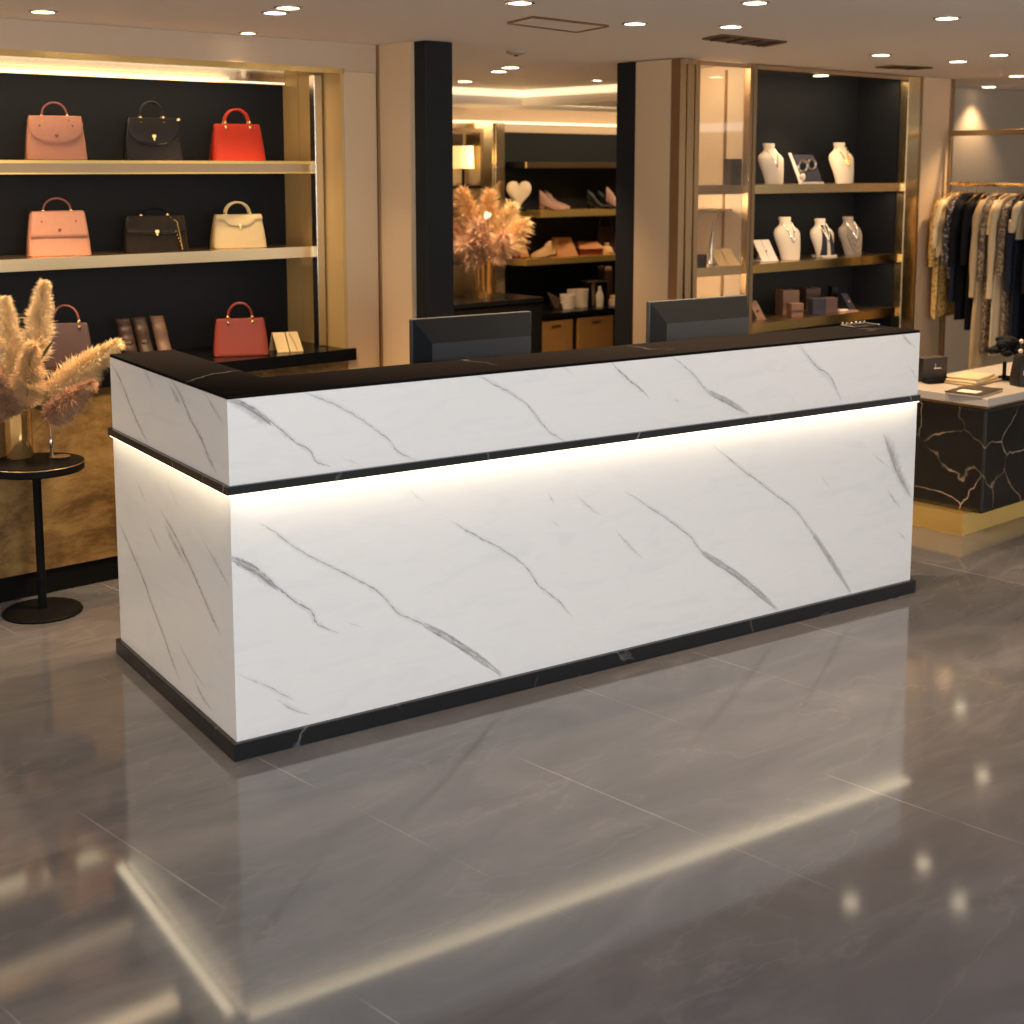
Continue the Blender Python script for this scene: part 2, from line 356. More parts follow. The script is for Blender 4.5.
# right side of doorway
RV = -.42
mb = MB(); mb.box(3.575, 3.66, -.105, .045, 0, HC-.002); struct('column_right', mb, 'column', smooth=0, bevel=.003)
mb = MB(); mb.box(3.575, 3.63, RV+.055, -.105, 0, HC-.003); struct('wall_doorway_right', mb, 'beige', smooth=0)
mb = MB(); mb.box(3.66, 12, .0, .06, 0, HC-.0015); struct('wall_back', mb, 'gray_beige', smooth=0)
pu0, pu1 = bl(903, 200, RV)[0], bl(915, 200, RV)[0]
mb = MB(); mb.box(pu1, bl(946, 200, RV)[0], RV, .0, 0, HC-.002); struct('wall_pilaster', mb, 'beige', smooth=0)
for k, (a, b_) in enumerate(((915, 917), (946, 948.5))):
    mb = MB(); ua, ub = bl(a, 200, RV)[0], bl(b_, 200, RV)[0]
    mb.box(ua, ub, RV-.015, RV+.3, 0, HC-.003); struct('trim_%d' % (4+k), mb, 'brass_dark', smooth=0)
# far wall
FV = 2.9
mb = MB(); mb.box(1.5, 12, FV+.05, FV+.15, 0, HC-.116); struct('wall_far', mb, 'fascia', smooth=0)
mb = MB(); mb.box(1.0, 1.1, .7, FV+.05, 0, HC-.116); struct('wall_far_left', mb, 'beige', smooth=0)
mb = MB(); mb.box(11.9, 12, -8.5, FV, 0, HC-.116); struct('wall_right', mb, 'gray_beige', smooth=0)
fz = lambda y, px=560, v=FV: bl(px, y, v)[1]
mb = MB(); mb.box(1.6, 9, FV-.02, FV+.05, fz(125.5), fz(123)); struct('trim_6', mb, 'led_and_cove_glow', smooth=0)

# ================================================================ RECEPTION COUNTER
CX, CY, CA = -.8213, 3.9217, .584
CL, CD, ZT = 2.9693, 1.0894, 1.10
ZP, ZB0, ZB1 = .0547, .8103, .8357
cu = Vector((math.cos(CA), math.sin(CA), 0)); cv = Vector((-cu.y, cu.x, 0)); c0 = Vector((CX, CY, 0))
def on_front(px, py):
    d = ray(px, py); t = (c0-Vector((0, 0, H))).dot(cv)/d.dot(cv); p = Vector((0, 0, H))+d*t; return Vector(((p-c0).dot(cu), 0, p.z))
def on_side(px, py):
    d = ray(px, py); t = (c0-Vector((0, 0, H))).dot(cu)/d.dot(cu); p = Vector((0, 0, H))+d*t; return Vector((0, (p-c0).dot(cv), p.z))
def vein(mb, pts, side, wd, dark, soft=0., lim=(0, 9)):
    f = on_side if side else on_front
    P = catmull([f(*p) for p in pts], 8); nrm = Vector((-1, 0, 0)) if side else Vector((0, -1, 0))
    vs = []; at = []; n = len(P)
    rng = random.Random(int(pts[0][0]*7+pts[0][1])); jit = 0
    for i, p in enumerate(P):
        t = (P[min(i+1, n-1)]-P[max(i-1, 0)]).normalized(); s = t.cross(nrm).normalized()
        jit = jit*.6+rng.uniform(-1, 1)*.0022*(0 if soft else 1)
        q = p+s*jit; env = min(1, i/6, (n-1-i)/6)
        ww = wd*(.45+.55*env)*rng.uniform(.75, 1.25); a = dark*(.35+.65*env)*rng.uniform(.7, 1.1) if not soft else dark*env
        for o_, k in ((-1, 0), (-.33, .85), (.33, .85), (1, 0)):
            x = q+s*ww*o_+nrm*(.0006 if not soft else .0004); x.z = max(lim[0], min(lim[1], x.z))
            if side: x.y = max(0, min(CD, x.y))
            else: x.x = max(0, min(CL, x.x))
            vs.append(x); at.append(a*k)
    fs = [(4*i+j, 4*i+j+1, 4*i+5+j, 4*i+4+j) for i in range(n-1) for j in range(3)]
    mb.add(vs, fs, 0, at)
FU = [([(226, 400), (242, 402), (261, 414), (279, 428), (294, 441), (310, 451), (316, 460.6), (331, 467)], 1.2),
      ([(300, 391.5), (320, 398), (348, 411), (368, 424), (387, 439), (398, 452), (417, 460)], .9),
      ([(476, 374), (496, 385), (524, 402), (542, 424), (552, 434), (566, 441)], 1.),
      ([(561, 365.6), (574, 375)], .6), ([(609.6, 361), (624.6, 376), (637.5, 386.6), (650, 398.6)], 1.2),
      ([(670, 355), (693, 374), (708, 391), (728, 401.6), (748, 413.7)], 1.), ([(798.7, 343.6), (816, 365), (831, 378), (841.6, 401.6)], 1.1),
      ([(900.5, 331), (907, 340), (915, 348)], .9), ([(908, 366), (917, 378)], 1.), ([(674, 399), (679, 402)], .8), ([(236, 480), (252, 487)], .5),
      ([(342, 458), (360, 465)], .6)]
FL = [([(231, 558), (242, 563), (261, 573), (276, 586), (294, 600.5), (311, 612), (317, 623.5), (339, 634)], 1.2),
      ([(259, 522.5), (279, 535.5), (301.6, 552), (327.6, 565), (350, 576), (379.6, 593), (400, 614), (424, 624.6), (450, 639), (476, 656), (502, 674.7)], .95),
      ([(409, 490), (426, 503)], .5), ([(450, 521), (472, 533.7), (496.5, 546.7), (524, 565), (541, 587.5), (557.7, 600.5), (572.5, 617)], .95),
      ([(548, 493), (555, 504)], .8), ([(552, 520), (560, 529)], .6), ([(236.7, 673), (261, 684), (283, 695), (296, 701)], .6),
      ([(276, 699), (293, 709), (311, 715)], .8), ([(575, 495), (588, 506), (601, 515.5)], .6), ([(616, 530.6), (629, 545.6), (644, 560)], .8),
      ([(624.6, 492), (659, 513), (689, 535), (702, 552), (728, 569), (753.5, 588.6), (777, 609)], .95),
      ([(710.6, 444.6), (740.7, 468), (775, 494), (796.5, 511), (813.7, 535), (831, 560.7), (850, 590.7)], .95),
      ([(871.7, 453), (889, 468)], .8), ([(882.5, 432.6), (891, 453), (897.5, 470.4), (910, 496)], .9),
      ([(887, 487.6), (893, 499), (902, 509)], .8), ([(897.5, 530.6), (907, 541)], .9), ([(820, 475), (832, 490)], .5), ([(346, 622), (363, 628)], .5)]
SU = [([(111, 363), (121, 381.6), (133, 412), (141, 429.6), (148, 442.5)], 1.1), ([(142, 366), (148, 377), (155, 392)], .5),
      ([(170, 378), (181, 395.6), (190, 418), (201, 438), (209, 458), (218, 476)], 1.2), ([(204, 392), (215, 410), (225, 426)], .7)]
SL = [([(118.5, 520.5), (129, 545), (143, 578), (153, 606.6), (163.6, 635), (172, 660), (180, 680.5)], 1.1),
      ([(159.5, 508), (176, 537), (190, 565.6), (202.5, 594), (213, 619), (222, 637)], 1.2), ([(147, 522.6), (154, 537), (161.5, 553)], .7),
      ([(136, 479), (147, 504.6)], .8), ([(202.5, 539), (219, 567.7), (230, 588)], .7), ([(167, 480), (178.5, 508)], .5),
      ([(176, 637), (192, 668), (207.5, 690.7)], .6), ([(192, 674), (202.5, 697), (213, 711)], 1.1)]
rc = thing('reception_counter', 'long white marble reception counter with black top, glowing light line and black plinth', 'reception counter', c0, CA)
mb = MB(); mb.box(0, CL, 0, .02, ZP, ZB0)
for p, d in FL: vein(mb, p, 0, .0030, .95*d, lim=(ZP, ZB0)); vein(mb, p, 0, .011, .22*d, 1, (ZP, ZB0))
vein(mb, [(231, 557), (246, 566), (262, 578), (277, 589)], 0, .016, .55, 1); vein(mb, [(886, 432), (893, 455), (901, 478), (913, 500)], 0, .032, .42, 1)
vein(mb, [(424, 624.6), (450, 639), (476, 656), (502, 676)], 0, .013, .38, 1); vein(mb, [(702, 552), (728, 569), (753.5, 588.6), (777, 609)], 0, .018, .28, 1)
vein(mb, [(813.7, 535), (831, 560.7), (850, 590.7)], 0, .016, .28, 1)
mb.build('front_panel', 'marble', rc, smooth=0)
mb = MB(); mb.box(0, CL, 0, .02, ZB1, ZT-.010)
for p, d in FU: vein(mb, p, 0, .0026, .95*d, lim=(ZB1, ZT-.01)); vein(mb, p, 0, .010, .22*d, 1, (ZB1, ZT-.01))
vein(mb, [(226, 399), (243, 407), (258, 417), (270, 426)], 0, .016, .5, 1, (ZB1, ZT-.01)); vein(mb, [(708, 391), (728, 401.6), (748, 414)], 0, .014, .35, 1, (ZB1, ZT-.01))
mb.build('upper_front_panel', 'marble', rc, smooth=0)
mb = MB(); mb.box(0, .02, .02, CD, ZP, ZB0)
for p, d in SL: vein(mb, p, 1, .0045, .9*d, lim=(ZP, ZB0)); vein(mb, p, 1, .014, .25*d, 1, (ZP, ZB0))
vein(mb, [(163, 520), (174, 543), (187, 566)], 1, .018, .5, 1)
mb.build('side_panel', 'marble', rc, smooth=0)
mb = MB(); mb.box(0, .02, .02, CD, ZB1, ZT-.010)
for p, d in SU: vein(mb, p, 1, .0045, .9*d, lim=(ZB1, ZT-.01)); vein(mb, p, 1, .014, .25*d, 1, (ZB1, ZT-.01))
vein(mb, [(168, 380), (176, 397), (182, 405)], 1, .016, .5, 1, (ZB1, ZT-.01))
mb.build('upper_side_panel', 'marble', rc, smooth=0)
mb = MB(); mb.box(CL-.02, CL, .02, .29, ZP, ZB0); mb.build('end_panel', 'marble', rc, smooth=0)
mb = MB(); mb.box(CL-.02, CL, .02, .29, ZB1, ZT-.01); mb.build('upper_end_panel', 'marble', rc, smooth=0)
mb = MB(); mb.box(.234, CL-.02, .27, .29, ZP, ZT-.01); mb.box(.214, .234, .27, CD, ZP, ZT-.01); mb.box(.02, .214, CD-.02, CD, ZP, ZT-.01)
mb.build('inner_panel', 'matt_black', rc, smooth=0)
mb = MB()
AV, AU = .29, .234
mb.loft([[(0, 0, z), (CL, 0, z), (CL, AV, z), (AU, AV, z), (AU, CD, z), (0, CD, z)] for z in (ZT-.010, ZT)])
mb.build('countertop', 'black_top', rc, smooth=0, bevel=.0015)
pb = .014
mb = MB(); mb.box(-pb, CL+.002, -pb, .02, ZB0, ZB1); mb.box(-pb, .02, .02, CD+.012, ZB0, ZB1); mb.box(CL-.02, CL+.002, .02, .29, ZB0, ZB1)
mb.build('dividing_band', 'black_trim', rc, smooth=0)
mb = MB(); mb.box(-pb+.003, CL-.002, -pb+.003, -.0015, ZB0-.004, ZB0-.0003); mb.box(-pb+.003, -.0015, -.001, CD, ZB0-.004, ZB0-.0003)
mb.build('light_strip', 'led', rc, smooth=0)
for (x, y, rz, ln) in ((CL/2, -.04, 0, CL), (-.04, CD/2, math.pi/2, CD)):  # unseen lamps added in front of the band to widen the strip's glow
    l_ = bpy.data.lights.new('strip_glow_fill', 'AREA'); l_.shape = 'RECTANGLE'; l_.size = ln; l_.size_y = .035; l_.energy = 1.7*ln/CL; l_.color = (1, .82, .54)
    lo = bpy.data.objects.new('strip_glow_fill', l_); COL.objects.link(lo); lo.parent = rc; lo.location = (x, y, ZB0-.002); lo.rotation_euler = (0, 0, rz)
pp = .0157
mb = MB(); mb.box(-pp, CL+pp+.004, -pp, .29, 0, ZP); mb.box(-pp, .234, .29, CD+pp, 0, ZP); mb.build('plinth', 'black_trim', rc, smooth=0, bevel=.002)
mb = MB(); mb.box(.24, CL-.03, .295, .80, .70, .735); mb.box(.24, .28, .295, .78, 0, .70); mb.box(CL-.07, CL-.03, .295, .78, 0, .70); mb.build('inner_desk', 'matt_black', rc, smooth=0)

# monitors on the inner desk
def counter_pt(x, y, z): return c0+cu*x+cv*y+Vector((0, 0, z))
def on_cv(px, py, v):
    q = c0+cv*v; d = ray(px, py); t = (q-Vector((0, 0, H))).dot(cv)/d.dot(cv); p = Vector((0, 0, H))+d*t; return (p-c0).dot(cu), p.z
def monitor(xl, xr, yt, yt2, label):
    v = .345
    a, za = on_cv(xl, yt, v+.04); b_, zb = on_cv(xr, yt2, v+.04); wd = (b_-a); zt = (za+zb)/2; zl = 1.078
    r = thing('monitor', label, 'monitor', counter_pt((a+b_)/2, v, .735), CA, 'monitors behind the counter')
    zt -= .735; zl -= .735; h = wd/2
    mb = MB(); mb.box(-h, h, .030, .052, zl, zt); mb.build('screen_frame', 'monitor_edge', r, bevel=.003)
    mb = MB(); mb.box(-h+.008, h-.008, .052, .0535, zl+.008, zt-.008); mb.build('screen', 'black', r)
    # back cover: outer edge slopes up to a raised centre field, as a chamfered lid
    mb = MB(); ix, iz = .062, .085
    o4 = [(-h+.004, .030, zl+.003), (h-.004, .030, zl+.003), (h-.004, .030, zt-.003), (-h+.004, .030, zt-.003)]
    i4 = [(-h+ix, 0, zl+.006), (h-.022, 0, zl+.006), (h-.022, 0, zt-iz), (-h+ix, 0, zt-iz)]
    mb.add(o4+i4, [(0, 1, 5, 4), (1, 2, 6, 5), (2, 3, 7, 6), (3, 0, 4, 7)]); mb.add(i4, [(0, 1, 2, 3)], 1); mb.build('back_cover', ['monitor', 'monitor_field'], r, smooth=0)
    mb = MB(); mb.box(-.02, .02, .004, .028, .010, zl+.08); mb.build('stand', 'matt_black', r, bevel=.003)
    mb = MB(); mb.lathe([(.10, 0), (.10, .006), (.09, .011)], (0, .045, 0), 40); mb.build('stand_base', 'matt_black', r)
monitor(410.5, 530, 318.5, 311.5, 'dark grey computer monitor seen from behind, nearer the corner of the white counter')
monitor(648, 746, 301, 295.5, 'dark grey computer monitor seen from behind, in front of the glass jewellery case')
# made-up tray for the sparkles at the far end of the countertop
x, y = 2.62, .14
p = (atz(860, 326.5, ZT)-c0); x, y = p.dot(cu), p.dot(cv)
tr = thing('sparkle_tray', 'small low made-up silver tray for the sparkles at the far end of the black countertop', 'tray', counter_pt(x, y, ZT), CA)
mb = MB(); mb.box(-.075, .075, -.035, .035, 0, .004); mb.build('tray_base', 'black', tr, bevel=.001)
mb = MB()
for a, b_ in (((-.075, .035), (.075, .035)), ((-.075, -.035), (-.075, .035)), ((.075, -.035), (.075, .035))): mb.tube([(a[0], a[1], .007), (b_[0], b_[1], .007)], .0035, 6)
for k in range(6): mb.ball((-.065+k*.026, .035, .012), .0055, n=8)
mb.build('rim', 'silver', tr)

# ================================================================ LEFT DISPLAY UNIT
ZC0, ZC1 = .842, .898
dc = bthing('display_cabinet', 'low display cabinet with gold stone front and black top behind the round table', 'cabinet', 0, 0, 0)
mb = MB(); mb.box(-3.4, 1.718, .0, .6, .105, ZC0); mb.build('stone_front', 'gold_stone', dc, smooth=0)
mb = MB(); mb.box(-3.4, 1.718, -.025, .615, ZC0, ZC1); mb.box(1.718, 1.75, -.025, -.002, ZC0, ZC1); mb.build('black_top', 'black', dc, smooth=0)
mb = MB(); mb.box(-3.4, 1.718, .012, .6, 0, .105); mb.build('plinth', 'matt_black', dc, smooth=0)
# niche above
ds = bthing('display_shelving', 'wall niche with brass shelves and black back holding the handbags', 'shelving', 0, 0, 0)
SVF, SVB = .17, .60
mb = MB(); mb.box(-3.4, 1.70, .50, .518, ZC1, fz0); mb.build('back_panel', 'black_wall', ds, smooth=0)
mb = MB(); mb.box(1.70, 1.718, .0, .36, ZC1, fz0); mb.build('side_panel', 'gold_panel', ds, smooth=0)
mb = MB(); mb.box(1.70, 1.718, .366, .50, ZC1, fz0); mb.build('side_panel', 'gold_panel', ds, smooth=0)
mb = MB(); mb.box(-3.4, 1.70, .03, .47, fz0-.006, fz0); mb.build('soffit', 'bronze_mirror', ds, smooth=0)
mb = MB(); mb.box(-3.4, 1.718, -.006, .03, fz0-.012, fz0+.012); mb.build('top_edge', 'brass_bright', ds, smooth=0)
zl = bl(150, 77.5, .47)[1]
mb = MB(); mb.box(-3.4, 1.70, .474, .499, zl-.008, fz0); mb.build('rear_valance', 'bronze_mirror', ds, smooth=0)
mb = MB(); mb.box(-3.4, 1.69, .467, .473, zl-.005, zl+.004); mb.build('light_line', 'led_shelf', ds, smooth=0)
S1 = (bl(150, 174, SVF)[1], bl(150, 160.5, SVF)[1]); S2 = (bl(150, 265, SVF)[1], bl(150, 253.5, SVF)[1])
pu = bl(319, 200, SVF-.02)[0]
mb = MB(); mb.box(pu-.022, pu+.022, SVF-.03, SVF+.014, ZC1, fz0-.012); mb.build('post', 'steel', ds, smooth=0, bevel=.003)
for k, (a, b_) in enumerate((S1, S2)):
    sh_o = MB(); sh_o.box(-3.4, pu-.022, SVF+.012, .499, a, b_); sh = sh_o.build('shelf', 'brass', ds, smooth=0)
    mb = MB()
    if k == 0: mb.box(-3.4, pu-.022, SVF, SVF+.0118, a+.008, b_-.014, 1); mb.box(-3.4, pu-.022, SVF-.006, SVF+.0118, b_-.013, b_); mb.box(-3.4, pu-.022, SVF-.003, SVF+.0118, a, a+.007)
    else: mb.box(-3.4, pu-.022, SVF, SVF+.0118, a, b_)
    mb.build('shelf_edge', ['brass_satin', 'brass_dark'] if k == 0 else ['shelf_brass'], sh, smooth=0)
    mb = MB(); mb.box(pu+.025, 1.699, SVF+.0, .30, a+.006, b_-.006); mb.build('bracket', 'black', ds, smooth=0)

# ================================================================ HANDBAGS
def rrect(w, d, z, e=.28, n=28, cx=0, cy=0):
    pts = []
    for k in range(n):
        t = 2*math.pi*(k+.5)/n; c, s = math.cos(t), math.sin(t)
        pts.append((cx+w/2*math.copysign(abs(c)**e, c), cy+d/2*math.copysign(abs(s)**e, s), z))
    return pts
def handbag(label, u, v, z, rz, w, h, d, body, dark, flap=None, top=.86, handle=.4, hh=.42, hcol=None, metal='brass_bright', name='handbag', extra=None, group=None, nh=1, clasp=True):
    r = bthing(name, label, 'handbag', u, v, z, rz, group)
    dep = lambda t: d*(1-.62*t); wid = lambda t: w*(1+(top-1)*t + .02*math.sin(math.pi*t))
    mb = MB(); ts = [0, .02, .08, .2, .4, .6, .8, .93, .98, 1.0]
    rings = []
    for t in ts:
        k = 1-.05*(t == 0)-.04*(t == 1); rings.append(rrect(wid(t)*k, dep(t)*k, h*t, .24))
    mb.loft(rings); mb.build('body', body, r)
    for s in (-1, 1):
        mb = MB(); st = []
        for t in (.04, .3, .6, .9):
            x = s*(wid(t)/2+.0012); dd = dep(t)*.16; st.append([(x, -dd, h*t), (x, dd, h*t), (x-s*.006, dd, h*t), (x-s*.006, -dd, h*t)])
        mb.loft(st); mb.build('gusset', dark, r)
    if flap:
        mb = MB(); rows = []; nx = 24; ny = 9
        for j in range(ny+1):
            row = []
            for i in range(nx+1):
                x = -1+2*i/nx
                if flap == 'round': drop = .18+.44*math.sqrt(max(0, 1-abs(x)**2.3))
                elif flap == 'square': drop = .56
                elif flap == 'small': drop = .12+.20*(max(0, 1-abs(x/.62)**3)**.5 if abs(x) < .62 else 0)
                else: drop = .40+.08*math.sqrt(max(0, 1-abs(x)**4))
                s = j/ny
                if s < .2: t = 1; y = dep(1)/2-(dep(1)+.004)*s/.2; zz = h+.004
                else: t = 1-drop*(s-.2)/.8; y = -dep(t)/2-.005-.003*math.sin(math.pi*(s-.2)/.8); zz = h*t+(.004 if s < .3 else 0)
                row.append((x*wid(t)/2*(.985 if flap != 'square' else .95), y, zz))
            rows.append(row)
        mb.loft(rows, cap=False, closed=False); mb.build('flap', body, r, solid=.005)
        if clasp:
            zc = h*(1-(.44 if flap != 'small' else .30)); yb = -dep(zc/h)/2-.013
            if flap == 'square': zc = h*.60
            mb = MB()
            if body.startswith('pink'): mb.ball((0, yb, zc), .005, n=8, sc=(1, .5, 1.2)); mb.ball((-.004, yb, zc+.004), .004, n=8, sc=(1, .5, 1)); mb.ball((.004, yb, zc+.004), .004, n=8, sc=(1, .5, 1))
            else: mb.box(-.009, .009, yb-.002, yb+.006, zc-.002, zc+.011); mb.box(-.0045, .0045, yb-.004, yb+.004, zc-.014, zc-.002)
            mb.build('clasp', 'pink_dark' if body.startswith('pink') else metal, r, bevel=.001)
            if body.startswith('pink'):
                for s in (-1, 1):
                    mb = MB(); t = .8; mb.ball((s*w*.27, -dep(t)/2-.011, h*t), .0042, n=8, sc=(1, .5, 1)); mb.build('stud', 'pink_dark', r)
    hcol = hcol or body; hw = w*handle/2
    for q in range(nh):
        yy = (-dep(1)*.32 if q == 0 else dep(1)*.32) if nh == 2 else 0
        pts = [(hw*math.cos(a)*(1 if abs(math.cos(a)) < .98 else 1), yy+(.006*q), h-.004+hh*h*math.sin(a)**.8) for a in [math.pi*k/16 for k in range(17)]]
        pts = [(-hw*1.04, yy, h-.03)] + list(reversed(pts)) + [(hw*1.04, yy, h-.03)]
        if flap or True: pts = pts[1:-1]
        mb = MB(); mb.tube(pts, .0045, 8); hd = mb.build('handle', hcol, r)
        for s in (-1, 1):
            mb = MB(); mb.ball((s*hw, yy, h+.006), .009, n=8); mb.build('ring', metal, hd)
            if q == 0: mb = MB(); mb.ball((s*hw, -dep(1)/2-.008, h-.016), .0075, n=8, sc=(1, .6, 1.2)); mb.build('rivet', metal, r)
    if extra: extra(r, w, h, d)
    return r
def bag_at(px, py, z, v):
    return bl(px, py, v)[0], v
BR = R(22)
VB = .30
hb = 'handbags on the brass wall shelves'
def px_w(px0, px1, v): return None
def size(px0, px1, y0, y1, v, rot=BR):
    # apparent width of a box turned by rot in front of the camera
    c = B(bl((px0+px1)/2, 200, v)[0], v); dist = c.y
    return (px1-px0)/F_PX*dist, (y1-y0)/F_PX*dist
def bagspec(px0, px1, ybody, ybase, v, z, label, body, dark, rz=-R(15), wk=.93, **k):
    wv, hv = size(px0, px1, ybody, ybase, v); u = bl((px0+px1)/2, 200, v)[0]
    return handbag(label, u, v, z, rz, wv*wk, hv, k.pop('d', wv*.42), body, dark, **k)
zs1, zs2 = S1[1], S2[1]
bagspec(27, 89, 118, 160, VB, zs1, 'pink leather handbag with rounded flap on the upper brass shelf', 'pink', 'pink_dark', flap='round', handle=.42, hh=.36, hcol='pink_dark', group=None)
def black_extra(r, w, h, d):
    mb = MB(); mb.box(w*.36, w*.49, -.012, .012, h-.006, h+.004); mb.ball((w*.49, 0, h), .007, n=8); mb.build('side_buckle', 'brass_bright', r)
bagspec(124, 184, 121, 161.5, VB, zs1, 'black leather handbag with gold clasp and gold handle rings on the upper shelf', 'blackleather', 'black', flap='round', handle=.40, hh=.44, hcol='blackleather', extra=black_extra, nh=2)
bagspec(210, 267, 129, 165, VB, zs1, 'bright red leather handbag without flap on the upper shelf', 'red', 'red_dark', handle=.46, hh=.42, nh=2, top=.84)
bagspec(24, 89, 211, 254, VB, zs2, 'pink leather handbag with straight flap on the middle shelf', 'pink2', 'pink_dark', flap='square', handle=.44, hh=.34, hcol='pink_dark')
def chain_extra(r, w, h, d):
    mb = MB(); mb.tube([(w*.22, -d*.2, h), (w*.33, -d*.32, h*.85), (w*.36, -d*.45, h*.45), (w*.38, -d*.52, h*.08)], .003, 6)
    for k in range(10):
        t = k/9; mb.ball((w*(.24+.14*t), -d*(.24+.28*t), h*(.97-.88*t)), .005, n=6)
    mb.build('chain', 'brass_bright', r)
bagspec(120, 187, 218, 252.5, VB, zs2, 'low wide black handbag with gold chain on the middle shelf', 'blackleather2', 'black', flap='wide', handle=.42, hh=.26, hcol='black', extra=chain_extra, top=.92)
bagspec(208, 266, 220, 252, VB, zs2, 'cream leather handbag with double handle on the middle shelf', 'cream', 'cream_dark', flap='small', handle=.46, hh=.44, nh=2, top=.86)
u, v = fl(241, 355, ZC1)
wv, hv = size(212, 271, 320, 357, v)
handbag('rust red leather handbag on the black cabinet top behind the counter corner', u, v, ZC1, -R(26), wv*.92, hv, wv*.36, 'rust', 'red_dark', handle=.44, hh=.44, nh=2, top=.86, hcol='rust')
u, v = fl(72, 352, ZC1+.0)
v = .26; u = bl(66, 330, v)[0]; wv, hv = size(38, 92, 312, 357, v)
handbag('taupe leather handbag half hidden behind the pampas plumes', u, v, ZC1, -R(26), wv*.95, hv, .07, 'taupe', 'darkbrown', handle=.5, hh=.42, hcol='pink_dark', top=.8)
# three leaning pouches
pg = 'leather wallets propped on the cabinet top'
for k, (px, m_, lab) in enumerate(((131, 'brown', 'dark brown pleated leather wallet, leftmost of the three propped on the cabinet'),
                                  (147, 'brown', 'brown leather wallet in the middle of the three propped on the cabinet'),
                                  (165, 'brown_lt', 'lighter brown leather wallet, rightmost of the three propped on the cabinet'))):
    v = .30; u = bl(px, 345, v)[0]
    r = bthing('leather_wallet', lab, 'wallet', u, v, ZC1, -R(18), pg)
    mb = MB(); hgt, ww = .185, .062; rows = []
    for j in range(15):
        t = j/14; y = .07*t-.035; bul = .010+.008*math.sin(t*math.pi); z0 = hgt*t
        fold = (.006*math.sin(t*math.pi*(9 if k == 0 else 3.5)))
        x0 = -.028*t
        rows.append([(x0-ww/2, y-fold, z0), (x0-ww/4, y-bul-fold, z0), (x0+ww/4, y-bul-fold, z0), (x0+ww/2, y-fold, z0), (x0+ww/2, y+.008, z0), (x0-ww/2, y+.008, z0)])
    mb.loft(rows); mb.build('wallet_body', m_, r, smooth=1.2)
    mb = MB(); mb.hexa([(-.034, -.018, 0), (.034, -.018, 0), (.034, .05, 0), (-.034, .05, 0), (-.05, .030, hgt*.85), (.004, .030, hgt*.85), (.004, .042, hgt*.85), (-.05, .042, hgt*.85)]); mb.build('support', 'black', r)
    if k < 2:
        mb = MB(); mb.box(-.012-.014, .012-.014, -.026, -.012, hgt*.4, hgt*.47); mb.build('strap', 'brown_lt', r, bevel=.002)
# cream card holder tent
u, v = fl(289, 351, ZC1)
r = bthing('card_holder', 'cream card holder standing open on the black cabinet top beside the rust red bag', 'card holder', u, v, ZC1, -R(20))
mb = MB(); mb.hexa([(-.062, -.035, 0), (-.004, -.035, 0), (-.004, -.030, 0), (-.062, -.030, 0), (-.078, .0, .09), (-.020, .0, .09), (-.020, .005, .09), (-.078, .005, .09)]); mb.build('front_leaf', 'cream', r, bevel=.001)
mb = MB(); mb.hexa([(.0, -.035, 0), (.062, -.035, 0), (.062, -.030, 0), (.0, -.030, 0), (-.015, .0, .09), (.042, .0, .09), (.042, .005, .09), (-.015, .005, .09)]); mb.build('front_leaf', 'cream', r, bevel=.001)
mb = MB(); mb.hexa([(-.085, .045, 0), (.05, .045, 0), (.05, .05, 0), (-.085, .05, 0), (-.078, .006, .088), (.042, .006, .088), (.042, .011, .088), (-.078, .011, .088)]); mb.build('back_leaf', 'cream_dark', r, bevel=.001)
mb = MB(); mb.tube([(.03, -.037, .01), (.02, -.026, .045), (.0, -.006, .085)], .003, 6); mb.build('clip', 'brass', r)

# ================================================================ ROUND TABLE WITH VASE
tb = atz(41, 607, 0); TR = .182
TZ = .60
tb = atz(43, 612, 0); d = ray(43, 461.5); TZ = H+d.z*tb.y/d.y
rt = thing('round_side_table', 'round black side table with brass rim and pedestal foot left of the counter', 'side table', tb)
mb = MB(); mb.lathe([(TR-.004, -.034), (TR, -.030), (TR, -.004), (TR-.003, 0)], (0, 0, TZ), 72); mb.build('tabletop', 'matt_black', rt)
mb = MB(); pts = [(TR-.001)*math.cos(a) for a in (0,)]
ring = [((TR+.0005)*math.cos(2*math.pi*k/72), (TR+.0005)*math.sin(2*math.pi*k/72), TZ-.003) for k in range(73)]
mb.tube(ring, .0022, 6); mb.build('rim', 'brass', rt)
mb = MB(); mb.lathe([(TR-.012, 0), (TR-.012, .0012)], (0, 0, TZ), 64); mb.build('inlay', 'matt_black', rt)
mb = MB(); mb.lathe([(.0165, .012), (.0165, TZ-.034)], (0, 0, 0), 24); mb.build('pole', 'matt_black', rt)
mb = MB(); mb.lathe([(.152, 0), (.154, .006), (.148, .014), (.03, .018)], (0, 0, 0), 64); mb.build('foot', 'matt_black', rt)
zt = TZ+.0012
vp = atz(20, 457, zt)
vr = thing('vase', 'amber gold cylinder vase on the round black table', 'vase', (vp.x, vp.y, zt))
mb = MB(); vh = .215; vrad = .052
mb.lathe([(.001, 0), (vrad*.96, 0), (vrad, .004), (vrad, vh*.5), (vrad*1.0, vh), (vrad*.93, vh), (vrad*.92, .012), (.001, .012)], n=40); mb.build('vase_body', 'amber_glass', vr)
vpos = Vector((vp.x, vp.y, zt))
